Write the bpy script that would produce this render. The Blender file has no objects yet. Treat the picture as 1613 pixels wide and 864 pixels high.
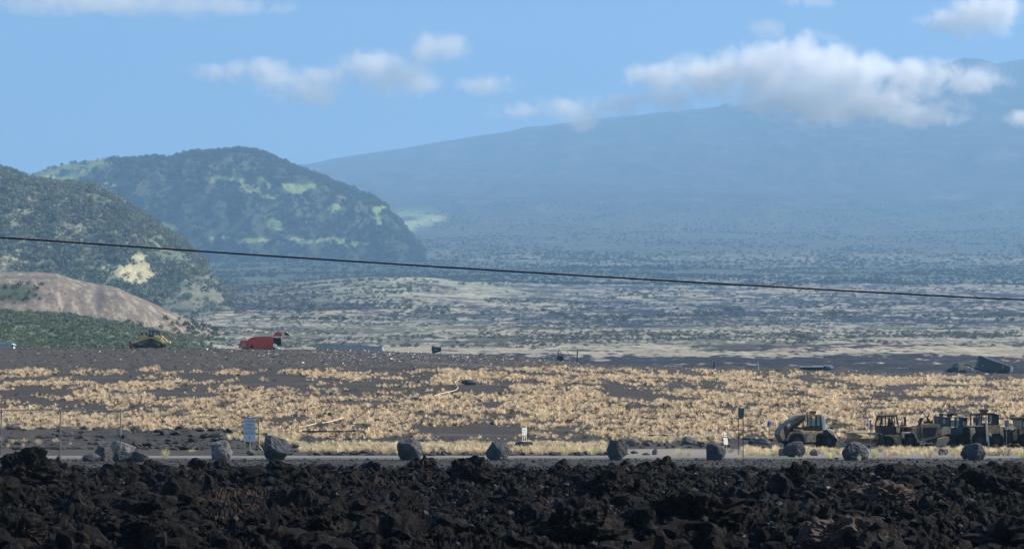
import bpy, bmesh, math, random
import numpy as np
from mathutils import Vector, Matrix, noise as mnoise
random.seed(7); rng = np.random.default_rng(7)
S = bpy.context.scene
C = S.collection
F = 3450.0; CZ = 3.9; HV = 632.0; CU = 806.5
R = math.radians

def px(u, Y): return (u - CU) / F * Y
def pz(v, Y): return CZ + (HV - v) / F * Y
def at(u, v, Y): return Vector((px(u, Y), Y, pz(v, Y)))
def sstep(a, b, x):
    t = np.clip((x - a) / (b - a), 0, 1); return t * t * (3 - 2 * t)

# ---------------------------------------------------------------- noise
_perm = rng.permutation(4096)
_g = rng.normal(size=(4096, 2)); _g /= np.linalg.norm(_g, axis=1)[:, None]
def perlin(x, y, seed=0):
    x = np.asarray(x, float) + seed * 37.17; y = np.asarray(y, float) + seed * 91.7
    xi = np.floor(x).astype(np.int64); yi = np.floor(y).astype(np.int64)
    xf = x - xi; yf = y - yi
    u = xf ** 3 * (xf * (xf * 6 - 15) + 10); v = yf ** 3 * (yf * (yf * 6 - 15) + 10)
    def gd(ix, iy, fx, fy):
        h = _perm[(_perm[ix & 4095] + iy) & 4095]; g = _g[h]
        return g[..., 0] * fx + g[..., 1] * fy
    a = gd(xi, yi, xf, yf); b = gd(xi + 1, yi, xf - 1, yf)
    c = gd(xi, yi + 1, xf, yf - 1); d = gd(xi + 1, yi + 1, xf - 1, yf - 1)
    return (a + (b - a) * u) * (1 - v) + (c + (d - c) * u) * v
def fbm(x, y, o=5, seed=0, p=0.5, ridged=False):
    s = 0; a = 1; t = 0
    for i in range(o):
        n = perlin(x * 2 ** i, y * 2 ** i, seed + i * 3) * 1.6
        if ridged: n = 1 - 2 * np.abs(n)
        s = s + a * n; t += a; a *= p
    return s / t

# ---------------------------------------------------------------- object helpers
def tag(o, label=None, cat=None, group=None, kind=None):
    if label: o['label'] = label
    if cat: o['category'] = cat
    if group: o['group'] = group
    if kind: o['kind'] = kind
    return o
def link(name, me, mats, parent=None, loc=None):
    o = bpy.data.objects.new(name, me); C.objects.link(o)
    for m in (mats if isinstance(mats, (list, tuple)) else [mats]):
        if m: me.materials.append(m)
    if parent: o.parent = parent
    if loc is not None: o.location = loc
    return o
def empty(name, loc, label, cat, group=None, rz=0):
    o = bpy.data.objects.new(name, None); C.objects.link(o); o.location = loc; o.rotation_euler.z = rz
    o.empty_display_size = .3
    return tag(o, label, cat, group)
def np_mesh(name, V, faces, smooth=False, col=None):
    """faces: (n,3) or (n,4) int array"""
    me = bpy.data.meshes.new(name)
    V = np.ascontiguousarray(V, np.float32); faces = np.ascontiguousarray(faces, np.int32)
    n, k = faces.shape
    me.vertices.add(len(V)); me.vertices.foreach_set('co', V.ravel())
    me.loops.add(n * k); me.loops.foreach_set('vertex_index', faces.ravel())
    me.polygons.add(n); me.polygons.foreach_set('loop_start', np.arange(0, n * k, k, dtype=np.int32))
    me.polygons.foreach_set('use_smooth', np.full(n, smooth, bool))
    if col is not None:
        at_ = me.attributes.new('Col', 'FLOAT_COLOR', 'POINT')
        c4 = np.ones((len(V), 4), np.float32); c4[:, :3] = col
        at_.data.foreach_set('color', c4.ravel())
    me.update(calc_edges=True); return me
def grid_faces(nr, nc):
    i = np.arange(nr - 1)[:, None] * nc + np.arange(nc - 1)[None]
    i = i.ravel(); return np.stack([i, i + 1, i + nc + 1, i + nc], 1)
def scatter(name, bases, P, SC, RZ, mat, tilt=None, col=None, smooth=False):
    """merge copies of base meshes (verts, tris) at points P"""
    VV, FF, CC = [], [], []; off = 0
    which = rng.integers(0, len(bases), len(P))
    for b, (bv, bf) in enumerate(bases):
        idx = np.where(which == b)[0]
        if not len(idx): continue
        c, s = np.cos(RZ[idx]), np.sin(RZ[idx])
        v = bv[None] * SC[idx][:, None, :]
        x = v[..., 0] * c[:, None] - v[..., 1] * s[:, None]; y = v[..., 0] * s[:, None] + v[..., 1] * c[:, None]
        z = v[..., 2]
        if tilt is not None: x = x + z * tilt[0]; y = y + z * tilt[1]
        w = np.stack([x, y, z], -1) + P[idx][:, None, :]
        n = len(bv)
        f = bf[None] + (np.arange(len(idx)) * n)[:, None, None] + off
        VV.append(w.reshape(-1, 3)); FF.append(f.reshape(-1, bf.shape[1])); off += n * len(idx)
        if col is not None: CC.append(np.repeat(col[idx], n, axis=0))
    me = np_mesh(name, np.concatenate(VV), np.concatenate(FF), smooth, np.concatenate(CC) if col is not None else None)
    return link(name, me, mat)

# ---------------------------------------------------------------- materials
def mat_new(name):
    m = bpy.data.materials.new(name); m.use_nodes = True
    nt = m.node_tree; b = nt.nodes['Principled BSDF']; return m, nt, b
def N(nt, t, **kw):
    n = nt.nodes.new(t)
    for k, v in kw.items():
        if k in n.inputs: n.inputs[k].default_value = v
        else: setattr(n, k, v)
    return n
def noise_mat(name, col, var=0.35, scale=3.0, rough=0.9, bump=0.0, bscale=None, attr=False, metal=0.0, second=None, s2=1.5, th=0.55, spec=0.3, stretch=None):
    m, nt, b = mat_new(name); L = nt.links.new
    tc = N(nt, 'ShaderNodeTexCoord')
    vec = tc.outputs['Object']
    if stretch:
        mp = N(nt, 'ShaderNodeMapping'); mp.inputs['Scale'].default_value = stretch; L(vec, mp.inputs['Vector']); vec = mp.outputs['Vector']
    n1 = N(nt, 'ShaderNodeTexNoise', Scale=scale, Detail=5.0, Roughness=0.65); L(vec, n1.inputs['Vector'])
    mr = N(nt, 'ShaderNodeMapRange'); mr.inputs['From Min'].default_value = .25; mr.inputs['From Max'].default_value = .75
    mr.inputs['To Min'].default_value = 1 - var; mr.inputs['To Max'].default_value = 1 + var
    L(n1.outputs['Fac'], mr.inputs['Value'])
    if attr:
        a = N(nt, 'ShaderNodeAttribute', attribute_name='Col'); base = a.outputs['Color']
    else:
        c = N(nt, 'ShaderNodeRGB'); c.outputs[0].default_value = (*col, 1); base = c.outputs[0]
    if second:
        n2 = N(nt, 'ShaderNodeTexNoise', Scale=s2, Detail=6.0, Roughness=0.7); L(vec, n2.inputs['Vector'])
        m2 = N(nt, 'ShaderNodeMapRange'); m2.inputs['From Min'].default_value = th - .06; m2.inputs['From Max'].default_value = th + .06
        L(n2.outputs['Fac'], m2.inputs['Value'])
        mx = N(nt, 'ShaderNodeMix', data_type='RGBA'); L(m2.outputs['Result'], mx.inputs['Factor']); L(base, mx.inputs['A']); mx.inputs['B'].default_value = (*second, 1)
        base = mx.outputs['Result']
    vm = N(nt, 'ShaderNodeVectorMath', operation='SCALE'); L(base, vm.inputs[0]); L(mr.outputs['Result'], vm.inputs['Scale'])
    L(vm.outputs['Vector'], b.inputs['Base Color'])
    b.inputs['Roughness'].default_value = rough; b.inputs['Metallic'].default_value = metal
    b.inputs['Specular IOR Level'].default_value = spec
    if bump:
        n3 = N(nt, 'ShaderNodeTexNoise', Scale=bscale or scale * 3, Detail=5.0, Roughness=.7); L(vec, n3.inputs['Vector'])
        bp = N(nt, 'ShaderNodeBump', Strength=1.0, Distance=bump); L(n3.outputs['Fac'], bp.inputs['Height']); L(bp.outputs['Normal'], b.inputs['Normal'])
    return m
def leaf_mat(name, var=.25, trans=.35, scale=.5):
    """attribute coloured diffuse + translucent foliage"""
    m, nt, b = mat_new(name); L = nt.links.new
    nt.nodes.remove(b); out = nt.nodes['Material Output']
    a = N(nt, 'ShaderNodeAttribute', attribute_name='Col')
    d = N(nt, 'ShaderNodeBsdfDiffuse'); t = N(nt, 'ShaderNodeBsdfTranslucent'); mx = N(nt, 'ShaderNodeMixShader', Fac=trans)
    L(a.outputs['Color'], d.inputs['Color']); L(a.outputs['Color'], t.inputs['Color'])
    L(d.outputs[0], mx.inputs[1]); L(t.outputs[0], mx.inputs[2]); L(mx.outputs[0], out.inputs['Surface'])
    return m

M = {}
M['ground'] = noise_mat('ground', None, .3, 1.6, .95, .05, 4.0, attr=True, spec=.1)
M['far'] = noise_mat('far_slope', None, .35, .02, .95, 0, attr=True, spec=.05)
M['hill'] = noise_mat('hill_soil', None, .4, .22, .95, .6, .30, attr=True, spec=.05)
M['lava'] = noise_mat('lava', None, .7, 2.2, .75, .12, 7.0, attr=True, spec=.09)
M['lavarock'] = noise_mat('lava_rock', (.0085, .0074, .0066), .7, 2.5, .7, .12, 8.0, second=(.032, .023, .017), s2=1.3, th=.58, spec=.09)
M['rubble'] = noise_mat('rubble', (.040, .038, .036), .6, .9, .8, .03, 9.0, spec=.3)
M['rubble2'] = noise_mat('lava_rubble', (.015, .014, .013), .9, 1.1, .55, .05, 9.0, second=(.26, .26, .25), s2=1.1, th=.68, spec=.25)
M['boulder'] = noise_mat('boulder', (.060, .063, .068), .5, 1.9, .8, .03, 6.0, second=(.17, .165, .16), s2=1.1, th=.62, spec=.3)
M['boulder2'] = noise_mat('boulder_light', (.19, .175, .165), .3, 1.6, .85, .03, 6.0, second=(.10, .10, .10), s2=1.2, th=.55, spec=.2)
M['straw'] = leaf_mat('straw_grass', trans=.48)
M['leaf'] = leaf_mat('leaf', trans=.25)
M['litter'] = leaf_mat('litter', trans=.1)
def paint(name, col, rust=None, rough=.55, metal=0., var=.3, scale=2.5, th=.58, spec=.4):
    return noise_mat(name, col, var, scale, rough, .004, 20, second=rust, s2=2.2, th=th, metal=metal, spec=spec)
M['olive'] = paint('dusty_olive_paint', (.38, .275, .155), (.075, .055, .04))
M['hoodpaint'] = paint('grimy_hood_paint', (.13, .115, .08), (.05, .045, .035))
M['khaki'] = paint('faded_khaki_paint', (.68, .49, .28), (.20, .14, .09))
M['tan'] = paint('bleached_tan_paint', (.78, .62, .42), (.2, .15, .1))
M['cream'] = paint('sunbleached_cream_paint', (.82, .77, .52), None)
M['darksteel'] = paint('dark_greasy_steel', (.028, .026, .026), (.055, .035, .025))
M['rubber'] = noise_mat('tyre_rubber', (.022, .021, .021), .3, 4, .9, .01, 12)
M['track'] = noise_mat('track_steel', (.035, .032, .03), .4, 6, .7, .02, 10)
M['rust'] = paint('rust', (.17, .07, .05), (.08, .04, .03))
M['pinkrust'] = paint('faded_red_primer', (.20, .10, .085), (.10, .055, .045))
M['red'] = paint('red_paint', (.62, .085, .05), (.50, .06, .04), var=.15)
M['redlight'] = paint('pale_red_trim', (.65, .30, .22))
M['yellow'] = paint('yellow_paint', (.85, .62, .28), (.7, .48, .2), th=.66)
M['dullyellow'] = paint('dirty_yellow_paint', (.66, .45, .17), (.3, .2, .09))
M['white'] = paint('white_paint', (.80, .80, .76), var=.08)
M['greywhite'] = paint('weathered_white', (.62, .62, .58), (.4, .38, .34))
M['bluegrey'] = paint('pale_blue_grey_board', (.66, .70, .72), var=.08)  # one even pale blue grey paint for the sign boards
M['darkgreen'] = paint('dark_green_paint', (.038, .052, .048), (.06, .07, .06))
M['teal'] = paint('teal_paint', (.03, .16, .17), (.02, .09, .10))
M['aqua'] = paint('aqua_sheet', (.35, .68, .74), var=.1)
M['galv'] = paint('galvanised_steel', (.24, .23, .22), None, .6, 0)
M['wood'] = paint('pale_yellow_timber', (.48, .44, .24), (.36, .32, .18))
M['ink'] = paint('dark_blue_lettering', (.05, .08, .16), None, var=.05)
M['cable'] = paint('black_cable', (.006, .007, .014), None, var=.05)
M['trailer'] = paint('grey_trailer_sheet', (.52, .50, .47), (.46, .44, .42), var=.15)
M['trailerdark'] = paint('dark_trailer_rail', (.24, .23, .23))
M['black'] = paint('black_interior', (.008, .008, .01), None, .9, var=.05)
M['bluecover'] = paint('faded_blue_cover', (.055, .075, .085), (.06, .055, .045))
M['cloth'] = paint('pale_cyan_plastic', (.55, .68, .68), None, .3, var=.12)
M['bark'] = noise_mat('bark', (.07, .055, .04), .3, 2, .9)
m, nt, b = mat_new('dusty_glass'); b.inputs['Base Color'].default_value = (.16, .22, .23, 1); b.inputs['Roughness'].default_value = .12; b.inputs['Specular IOR Level'].default_value = .8
nz = N(nt, 'ShaderNodeTexNoise', Scale=3.0); cr = N(nt, 'ShaderNodeMapRange'); cr.inputs['To Min'].default_value = .05; cr.inputs['To Max'].default_value = .5
nt.links.new(nz.outputs['Fac'], cr.inputs['Value']); nt.links.new(cr.outputs['Result'], b.inputs['Roughness']); M['glass'] = m

# ---------------------------------------------------------------- terrain heights
CREST_U = [-1200, 0, 200, 480, 600, 700, 780, 850, 930, 1050, 1200, 1613, 2600]
CREST_V = [548, 548, 548, 549.5, 553, 556.5, 559, 565, 572, 578, 582, 589, 596]
PL_Y = [650, 700, 850, 1000, 1150, 1300, 1700, 2300, 3000, 4000, 5000, 6500, 8500]
PL_V = [598, 592, 578, 563, 552, 543, 520, 492, 465, 437, 415, 385, 345]
SIL_U = [-1200, -300, 0, 200, 480, 520, 570, 640, 700, 760, 800, 830, 850, 870, 930, 1000, 1060, 1100, 1130, 1145, 1155, 1200, 1300, 1400, 1470, 1500, 1520, 1545, 1570, 1613, 1800, 2600]
SIL_V = [420, 340, 310, 290, 259, 251, 243, 233, 222, 213, 208, 200, 198, 196, 188, 181, 176, 172, 168, 161, 166, 158, 140, 118, 104, 97, 92, 93, 100, 93, 80, 70]
def plain_v(u, Y):
    """screen row of the smooth plain / mountain slope for column u, depth Y (v in reference rows)"""
    v = np.interp(Y, PL_Y, PL_V)
    lift = np.interp(u, [-900, 0, 110, 200, 290, 360], [62, 52, 46, 30, 10, 0])
    v = v - lift * np.exp(-((Y - 1230) / 190) ** 2)
    v = v - 22 * np.exp(-((u - 620) / 170) ** 2 - ((Y - 3100) / 500) ** 2)
    sil = np.interp(u, SIL_U, SIL_V); sm = sum(np.interp(u + d, SIL_U, SIL_V) for d in range(-150, 151, 30)) / 11
    k = sstep(14300, 15000, Y); sil = sm * (1 - k) + sil * k
    s = np.interp(Y, [8500, 10000, 12000, 13800, 15000], [0, .2, .52, .84, 1.0])
    return np.where(Y > 8500, 345 + (sil - 345) * s, v)
def terrain(u, Y, noise=True):
    u = np.asarray(u, float); Y = np.asarray(Y, float); u, Y = np.broadcast_arrays(u, Y)
    X = px(u, Y)
    cz = pz(np.interp(u, CREST_U, CREST_V), 430.)
    r = sstep(780, 1150, u)
    z400 = pz(580 + 14 * r, 400.); z350 = pz(598 + 8 * r, 350.)
    knots = [(0, 0 * r), (158, 0 * r), (170, .08 + 0 * r), (186, .22 + 0 * r), (200, .5 + 0 * r), (220, 1.45 + 0 * r), (250, 2.6 + 0 * r), (300, 4.8 + 0 * r), (350, z350), (400, z400), (430, cz),
             (445, cz - .15 + .2 * r), (470, cz - .45 + .7 * r), (520, (cz - .9) * (1 - r) + 10.5 * r), (595, (cz - 3.2) * (1 - r) + 11.5 * r), (650, 10.3 + 0 * r)]
    z = np.zeros_like(Y)
    for (ya, za), (yb, zb) in zip(knots[:-1], knots[1:]):
        t = (Y - ya) / (yb - ya); k = (t >= 0) & (t < 1); z = np.where(k, za + (zb - za) * t, z)
    zp = pz(plain_v(u, Y), Y)
    z = np.where(Y >= 650, zp, z)
    # back of the mountain
    z15 = pz(np.interp(u, SIL_U, SIL_V), 15000.)
    z = np.where(Y > 15000, z15 - (Y - 15000) * 1.2, z)
    if noise:
        a = .05 * sstep(158, 175, Y) + .22 * sstep(190, 240, Y) * (1 - sstep(435, 460, Y)) * .8
        z = z + a * fbm(X / 7, Y / 7, 4, 1)
        for (mu, my, mr, mh) in [(1152, 436, 26, .75), (1240, 440, 22, .7), (1330, 442, 26, .8), (1468, 560, 22, 1.0), (1200, 438, 14, .4), (1100, 436, 14, .45)]: z = z + mh * np.exp(-((u - mu) / mr) ** 2 - ((Y - my) / 7) ** 2) * (1 + .4 * fbm(X / 1.5, Y / 1.5, 3, 7))
        # rough refuse strip
        st = sstep(392, 402, Y) * (1 - sstep(428, 431, Y)); z = z + st * .22 * fbm(X / 2.5, Y / 2.5, 4, 5)
        # banks and mounds along the far side of the road
        bl = (1 - sstep(330, 480, u)) * .75 + .3 * (1 - sstep(560, 620, u)) + .25 * sstep(980, 1020, u)
        z = z + bl * np.exp(-((Y - 190) / 7) ** 2) * (1 + .7 * fbm(X / 4, Y / 4, 4, 8))
        k = sstep(640, 800, Y) * (1 - sstep(14000, 15000, Y))
        amp = np.clip(Y / 1500, .3, 2.6)
        z = z + k * amp * (3.2 * fbm(X / 210, Y / 210, 6, 11, .55) )
        z = z + sstep(650, 760, Y) * (1 - sstep(2200, 3000, Y)) * 1.5 * fbm(X / 26, Y / 30, 4, 19, .55, True)
        km = sstep(6000, 9500, Y) * (1 - sstep(14300, 15000, Y))
        z = z + km * (48 * fbm(X / 1500, Y / 2600, 6, 21, .55) + 26 * fbm(X / 420 + .5 * fbm(X / 900, Y / 900, 3, 26), Y / 2600, 4, 25, .55, True))
        z = z + sstep(13500, 15000, Y) * 9 * fbm(X / 420, Y / 1500, 5, 23)
    return z
def ground_z(x, Y):
    return float(terrain(np.array([CU + x * F / Y]), np.array([Y]))[0])
def rowv(z, Y): return HV - (z - CZ) * F / Y
def lerp(a, b, t): return a + (np.asarray(b) - a) * t[..., None]

us = np.arange(-760, 2380, 3.0)
Ys = np.concatenate([np.linspace(4, 112, 25), np.arange(114, 200, .7), np.arange(200, 440, .65), np.geomspace(441, 640, 90), np.geomspace(643, 1500, 340), np.geomspace(1503, 9000, 470), np.geomspace(9050, 15000, 120), np.linspace(15060, 15900, 8)])
U, Y = np.meshgrid(us, Ys)
X = px(U, Y); Z = terrain(U, Y)
under = (Y < 117); Z = np.where(under, -3.0 + 0 * Z, Z)
# ---- albedo of the ground sheet
def ground_color(U, Y, X, Z):
    v = rowv(Z, Y)
    n0 = fbm(X / 3, Y / 3, 4, 31); n1 = fbm(X / 14, Y / 9, 4, 33)
    col = np.zeros(U.shape + (3,)) + np.array([.048, .047, .045])
    col = lerp(col, [.072, .070, .066], sstep(-.2, .5, n0))
    # pale road strip and dusty verges
    rd = sstep(148.5, 149.5, Y + n0 * .8) * (1 - sstep(157, 158.5, Y + n0 * .8))
    col = lerp(col, [.21, .205, .19], rd)
    # dusty turning area on the right, behind the stones
    da = sstep(950, 1000, U) * sstep(157, 159, Y) * (1 - sstep(172, 177, Y + 2 * n1)); col = lerp(col, [.27, .24, .205], da * .9)
    dl = (1 - sstep(930, 1000, U)) * sstep(158, 160, Y) * (1 - sstep(176, 184, Y)); col = lerp(col, [.068, .062, .056], dl)
    # hill soil
    hs = sstep(196, 206, Y + 5 * n1); col = lerp(col, [.060, .053, .048], hs)
    col = lerp(col, [.115, .103, .094], hs * sstep(.05, .55, fbm(X / 22, Y / 5, 4, 35)) * .7)
    # graded dusty track across the crest
    tv = np.interp(U, [560, 640, 760, 850, 950], [586, 570, 575, 583, 592])
    tr = np.exp(-((v - tv) / 1.6) ** 2) * sstep(620, 680, U) * (1 - sstep(820, 880, U)) * (Y < 432); col = lerp(col, [.20, .18, .165], tr * .8)
    st = sstep(398, 404, Y) * (Y < 640); col = lerp(col, [.085, .078, .071], st * .6)
    # ---- plain
    pl = Y > 640
    grass = np.array([.325, .295, .23]); lava = np.array([.040, .042, .050]); shrub = np.array([.125, .13, .10]); wood = np.array([.035, .050, .034])
    Yw = Y + 95 * fbm(X / 70, Y / 200, 5, 57, .6) + 60 * fbm(X / 16, Y / 60, 4, 58, .6); a = fbm(X / 75, Y / 34, 6, 41, .62); b = fbm(X / 190, Y / 120, 5, 43, .6); c = fbm(X / 22, Y / 30, 5, 45, .65); d = fbm(X / 500, Y / 420, 4, 47, .55)
    wr = sstep(560, 900, U)
    fg = np.interp(Yw, [640, 960, 1040, 1230, 1290, 1650, 2000, 2600, 3300, 3700, 4500, 5200, 6300, 9000, 15000],
                      [-.50, -.28, .20, .22, -.05, -.10, .02, .08, .10, -.35, -.35, -.05, -.25, -.5, -.6])
    fgr = np.interp(Yw, [640, 960, 1040, 1230, 1290, 1650, 2000, 2600, 3300, 3700, 4500, 5200, 6300, 9000, 15000],
                      [-.50, -.26, .18, .20, -.02, .16, -.05, .02, .06, -.10, -.30, .05, -.35, -.5, -.6])
    f = fg * (1 - wr) + fgr * wr + .62 * a + .25 * b + .62 * c + .2 * d + .6 * fbm(X / 6, Y / 22, 4, 46, .65)
    f = f - .42 * (1 - sstep(470, 680, U + 60 * b)) * sstep(2100, 2500, Y)
    f = f - wr * .75 * sstep(.08, .3, fbm(X / 95, Yw / 150, 5, 59, .6)) * (Y > 1080) * (Y < 3300)
    gm = sstep(-.05, .16, f)
    sh = sstep(-.1, .3, b + .5 * c + np.interp(Y, [900, 1250, 1900, 2400, 3400, 4200], [-.5, .55, .45, -.2, .1, .6]) - .35 * wr * (Y < 2500))
    pc = lerp(np.broadcast_to(lava, U.shape + (3,)), shrub, sh)
    pc = lerp(pc, wood, sstep(3400, 4200, Y) * .6)
    warm = sstep(-.3, .4, d)
    pc = lerp(pc, grass, gm * np.interp(Y, [0, 3300, 5000, 9000], [1, 1, .6, .3]))
    pc = pc * (1 + .10 * (warm[..., None] - .5) * np.array([1, .2, -1]))
    # pale fresh grass on the low swell
    sw = np.exp(-((U - 640) / 190) ** 2 - ((Y - 3000) / 420) ** 2); pc = lerp(pc, [.36, .35, .22], np.clip(sw * 1.1, 0, .65) * sstep(-.35, .15, a + .3 * c))
    # green thicket under the tan hill
    th = (1 - sstep(230, 340, U + 60 * b)) * sstep(640, 700, Y) * (1 - sstep(1330, 1400, Y)); pc = lerp(pc, [.13, .16, .085], th)
    # meadow on the saddle
    mv = np.maximum(np.exp(-(((U - 655 + 30 * fbm(X / 300, Y / 500, 4, 60)) / 40) ** 2 + ((v - 337) / 20) ** 2) ** 1.6), np.exp(-(((U - 630) / 24) ** 2 + ((v - 358) / 10) ** 2) ** 1.6)); pc = lerp(pc, [.33, .39, .18], np.clip(mv * 1.5, 0, 1) * sstep(-.25, .1, fbm(X / 260, Y / 700, 4, 51)))
    # upper slope
    us_ = sstep(8000, 9500, Y); mo = lerp(np.broadcast_to(np.array([.040, .052, .038]), U.shape + (3,)), [.17, .165, .13], sstep(-.05, .5, fbm(X / 260, Y / 300, 6, 53, .68)) * .5)
    pc = pc * (1 - us_[..., None]) + mo * us_[..., None]
    return np.where(pl[..., None], pc, col)
G = ground_color(U, Y, X, Z)
V3 = np.stack([X, Y, Z], -1).reshape(-1, 3); nr, nc = U.shape
fc = grid_faces(nr, nc)
me = np_mesh('ground', V3, fc, True, G.reshape(-1, 3))
go = link('ground', me, [M['ground'], M['far']]); tag(go, kind='structure')
rowi = np.arange(nr - 1); mi = np.repeat((Ys[:-1] > 640).astype(np.int32), nc - 1); me.polygons.foreach_set('material_index', mi)
# pale hard-packed road, a sheet just over the gravel
xs = np.linspace(-75, 75, 500); Yr = np.linspace(150.2, 156.6, 14)
XX, YY = np.meshgrid(xs, Yr); edge = .35 * fbm(XX / 2.5, YY * 0, 3, 77)
YY = YY + edge * np.where((YY < 150.5) | (YY > 156.3), 1, 0)
me = np_mesh('road', np.stack([XX, YY, 0.03 + 0 * XX], -1).reshape(-1, 3), grid_faces(14, 500), True)
M['road'] = noise_mat('packed_road', (.20, .195, .185), .25, .8, .9, .01, 8, second=(.14, .135, .13), s2=.35, th=.55, spec=.2)
tag(link('road', me, M['road']), kind='structure')

# ---------------------------------------------------------------- lava field
lu = np.arange(-330, 1960, 2.1); lY = np.concatenate([np.linspace(26, 50, 90), np.linspace(50.05, 131, 890)])
LU, LY = np.meshgrid(lu, lY); LX = px(LU, LY)
w1 = fbm(LX / 3, LY / 3, 3, 61); w2 = fbm(LX / 3, LY / 3, 3, 62)
big = fbm(LX / 8 + .3 * w1, LY / 6 + .3 * w2, 4, 63)
rid = fbm(LX / 2.6 + .35 * w1, LY / 2.3 + .35 * w2, 5, 64, .55, True)
fine = fbm(LX / .55 + .6 * w1, LY / .5 + .6 * w2, 4, 66, .6, True)
edge = sstep(118, 125, LY + 4 * big)
h = .55 * big + .58 * rid + .34 * fine + .14 * fbm(LX / .22, LY / .24, 3, 67, .6, True)
LZ = -.75 + h * 1.0 + .30 * big * sstep(-.1, .4, big) + .20 * sstep(88, 116, LY)
LZ = LZ * (1 - edge) + (.01 + .10 * fine + .05 * rid) * edge - .35 * sstep(127, 131, LY)
brown = np.exp(-(((LU - 390) / 70) ** 2 + ((LY - 88) / 10) ** 2)) + np.exp(-(((LU - 1335) / 55) ** 2 + ((LY - 68) / 5) ** 2)) + .6 * sstep(.1, .45, fbm(LX / 7, LY / 7, 4, 68))
LC = np.zeros(LU.shape + (3,)) + np.array([.0082, .0070, .0061]); LC = lerp(LC, [.062, .039, .027], np.clip(brown, 0, 1) * .8)
LC = lerp(LC, [.044, .043, .042], edge)
me = np_mesh('lava_field', np.stack([LX, LY, LZ], -1).reshape(-1, 3), grid_faces(*LU.shape), False, LC.reshape(-1, 3))
tag(link('lava_field', me, M['lava']), kind='structure')

def ico(sub):
    bm = bmesh.new(); bmesh.ops.create_icosphere(bm, subdivisions=sub, radius=1)
    v = np.array([x.co[:] for x in bm.verts]); f = np.array([[q.index for q in p.verts] for p in bm.faces]); bm.free(); return v, f
def lump(sub, seed, rough=.35, squash=.75):
    v, f = ico(sub); o = Vector((seed * 7.3, seed * 3.1, 0)); out = []
    for p in v:
        q = Vector(p); n = 0; a = 1
        for i in range(5):
            k = mnoise.noise(q * (1.3 * 2 ** i) + o); n += a * (k * 1.2 if i == 0 else (.5 - abs(k) * 1.3) * 1.0); a *= .66
        out.append(q * (1 + rough * n))
    v = np.array(out); v[:, 2] *= squash; return v, f
def chunk(seed, npts=13, flat=.8):
    r = random.Random(seed); bm = bmesh.new()
    for i in range(npts):
        q = Vector((r.gauss(0, 1), r.gauss(0, 1), r.gauss(0, 1))).normalized() * r.uniform(.8, 1.05); q.z *= flat; bm.verts.new(q)
    bmesh.ops.convex_hull(bm, input=bm.verts); bmesh.ops.triangulate(bm, faces=bm.faces)
    for q in [q for q in bm.verts if not q.link_faces]: bm.verts.remove(q)
    bm.verts.index_update(); v = np.array([x.co[:] for x in bm.verts]); f = np.array([[q.index for q in p.verts] for p in bm.faces]); bm.free(); return v, f
chunks = [chunk(s) for s in range(8)]
lumps2 = [lump(3, s, .85, .9) for s in range(9)]
def lava_h(x, y):
    u = CU + x * F / y; i = np.clip(np.searchsorted(lY, y), 0, len(lY) - 1); j = np.clip(((u - lu[0]) / 2.1).astype(int), 0, len(lu) - 1); return LZ[i, j]
# loose lava clinker over the field: uncountable
n = 4200; yy = rng.uniform(50, 121, n) ; uu = rng.uniform(-250, 1860, n); xx = px(uu, yy)
sc = .05 + rng.gamma(1.15, .095, n); sc = np.clip(sc, .05, .40)
P3 = np.stack([xx, yy, lava_h(xx, yy) + sc * .15], 1)
SC = np.stack([sc * rng.uniform(.8, 1.3, n), sc * rng.uniform(.8, 1.3, n), sc * rng.uniform(.7, 1.25, n)], 1)
tag(scatter('lava_clinker', lumps2, P3, SC, rng.uniform(0, 6.28, n), M['lavarock']), kind='stuff', label='jagged black lava clinker covering the near ground', cat='lava rubble')
n = 170; yy = rng.uniform(54, 112, n); uu = rng.uniform(-250, 1860, n); xx = px(uu, yy); sc = rng.uniform(.35, .75, n)
tag(scatter('lava_blocks', [lump(4, 40 + s, .85, .9) for s in range(6)], np.stack([xx, yy, lava_h(xx, yy) - sc * .1], 1), np.stack([sc * rng.uniform(.8, 1.3, n), sc * rng.uniform(.8, 1.3, n), sc * rng.uniform(.7, 1.1, n)], 1), rng.uniform(0, 6.28, n), M['lavarock']), kind='stuff', label='larger jagged blocks heaped through the black lava rubble', cat='lava rubble')
n = 13000; yy = 56 + 72 * rng.random(n) ** .6; uu = rng.uniform(-250, 1860, n); xx = px(uu, yy)
sc = rng.uniform(.05, .17, n) * (yy / 100) ** .3
P3 = np.stack([xx, yy, np.where(yy < 127, lava_h(xx, yy), 0) + sc * .3], 1)
SC = np.stack([sc * rng.uniform(.8, 1.5, n), sc, sc * rng.uniform(.7, 1.3, n)], 1)
tag(scatter('lava_rubble', chunks, P3, SC, rng.uniform(0, 6.28, n), M['rubble2']), kind='stuff', label='small broken lava stones scattered through the black rubble', cat='lava rubble')
n = 9000; yy = rng.uniform(114, 149, n); xx = px(rng.uniform(-200, 1800, n), yy); sc = rng.uniform(.02, .075, n) + (rng.random(n) < .03) * .08
P3 = np.stack([xx, yy, np.maximum(0, np.where(yy < 127, lava_h(xx, yy), 0)) + sc * .3], 1)
tag(scatter('gravel', chunks[:4], P3, np.stack([sc * 1.2, sc * 1.2, sc], 1), rng.uniform(0, 6.28, n), M['rubble']), kind='stuff', label='dark grey gravel shoulder in front of the boulders', cat='gravel')
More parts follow.
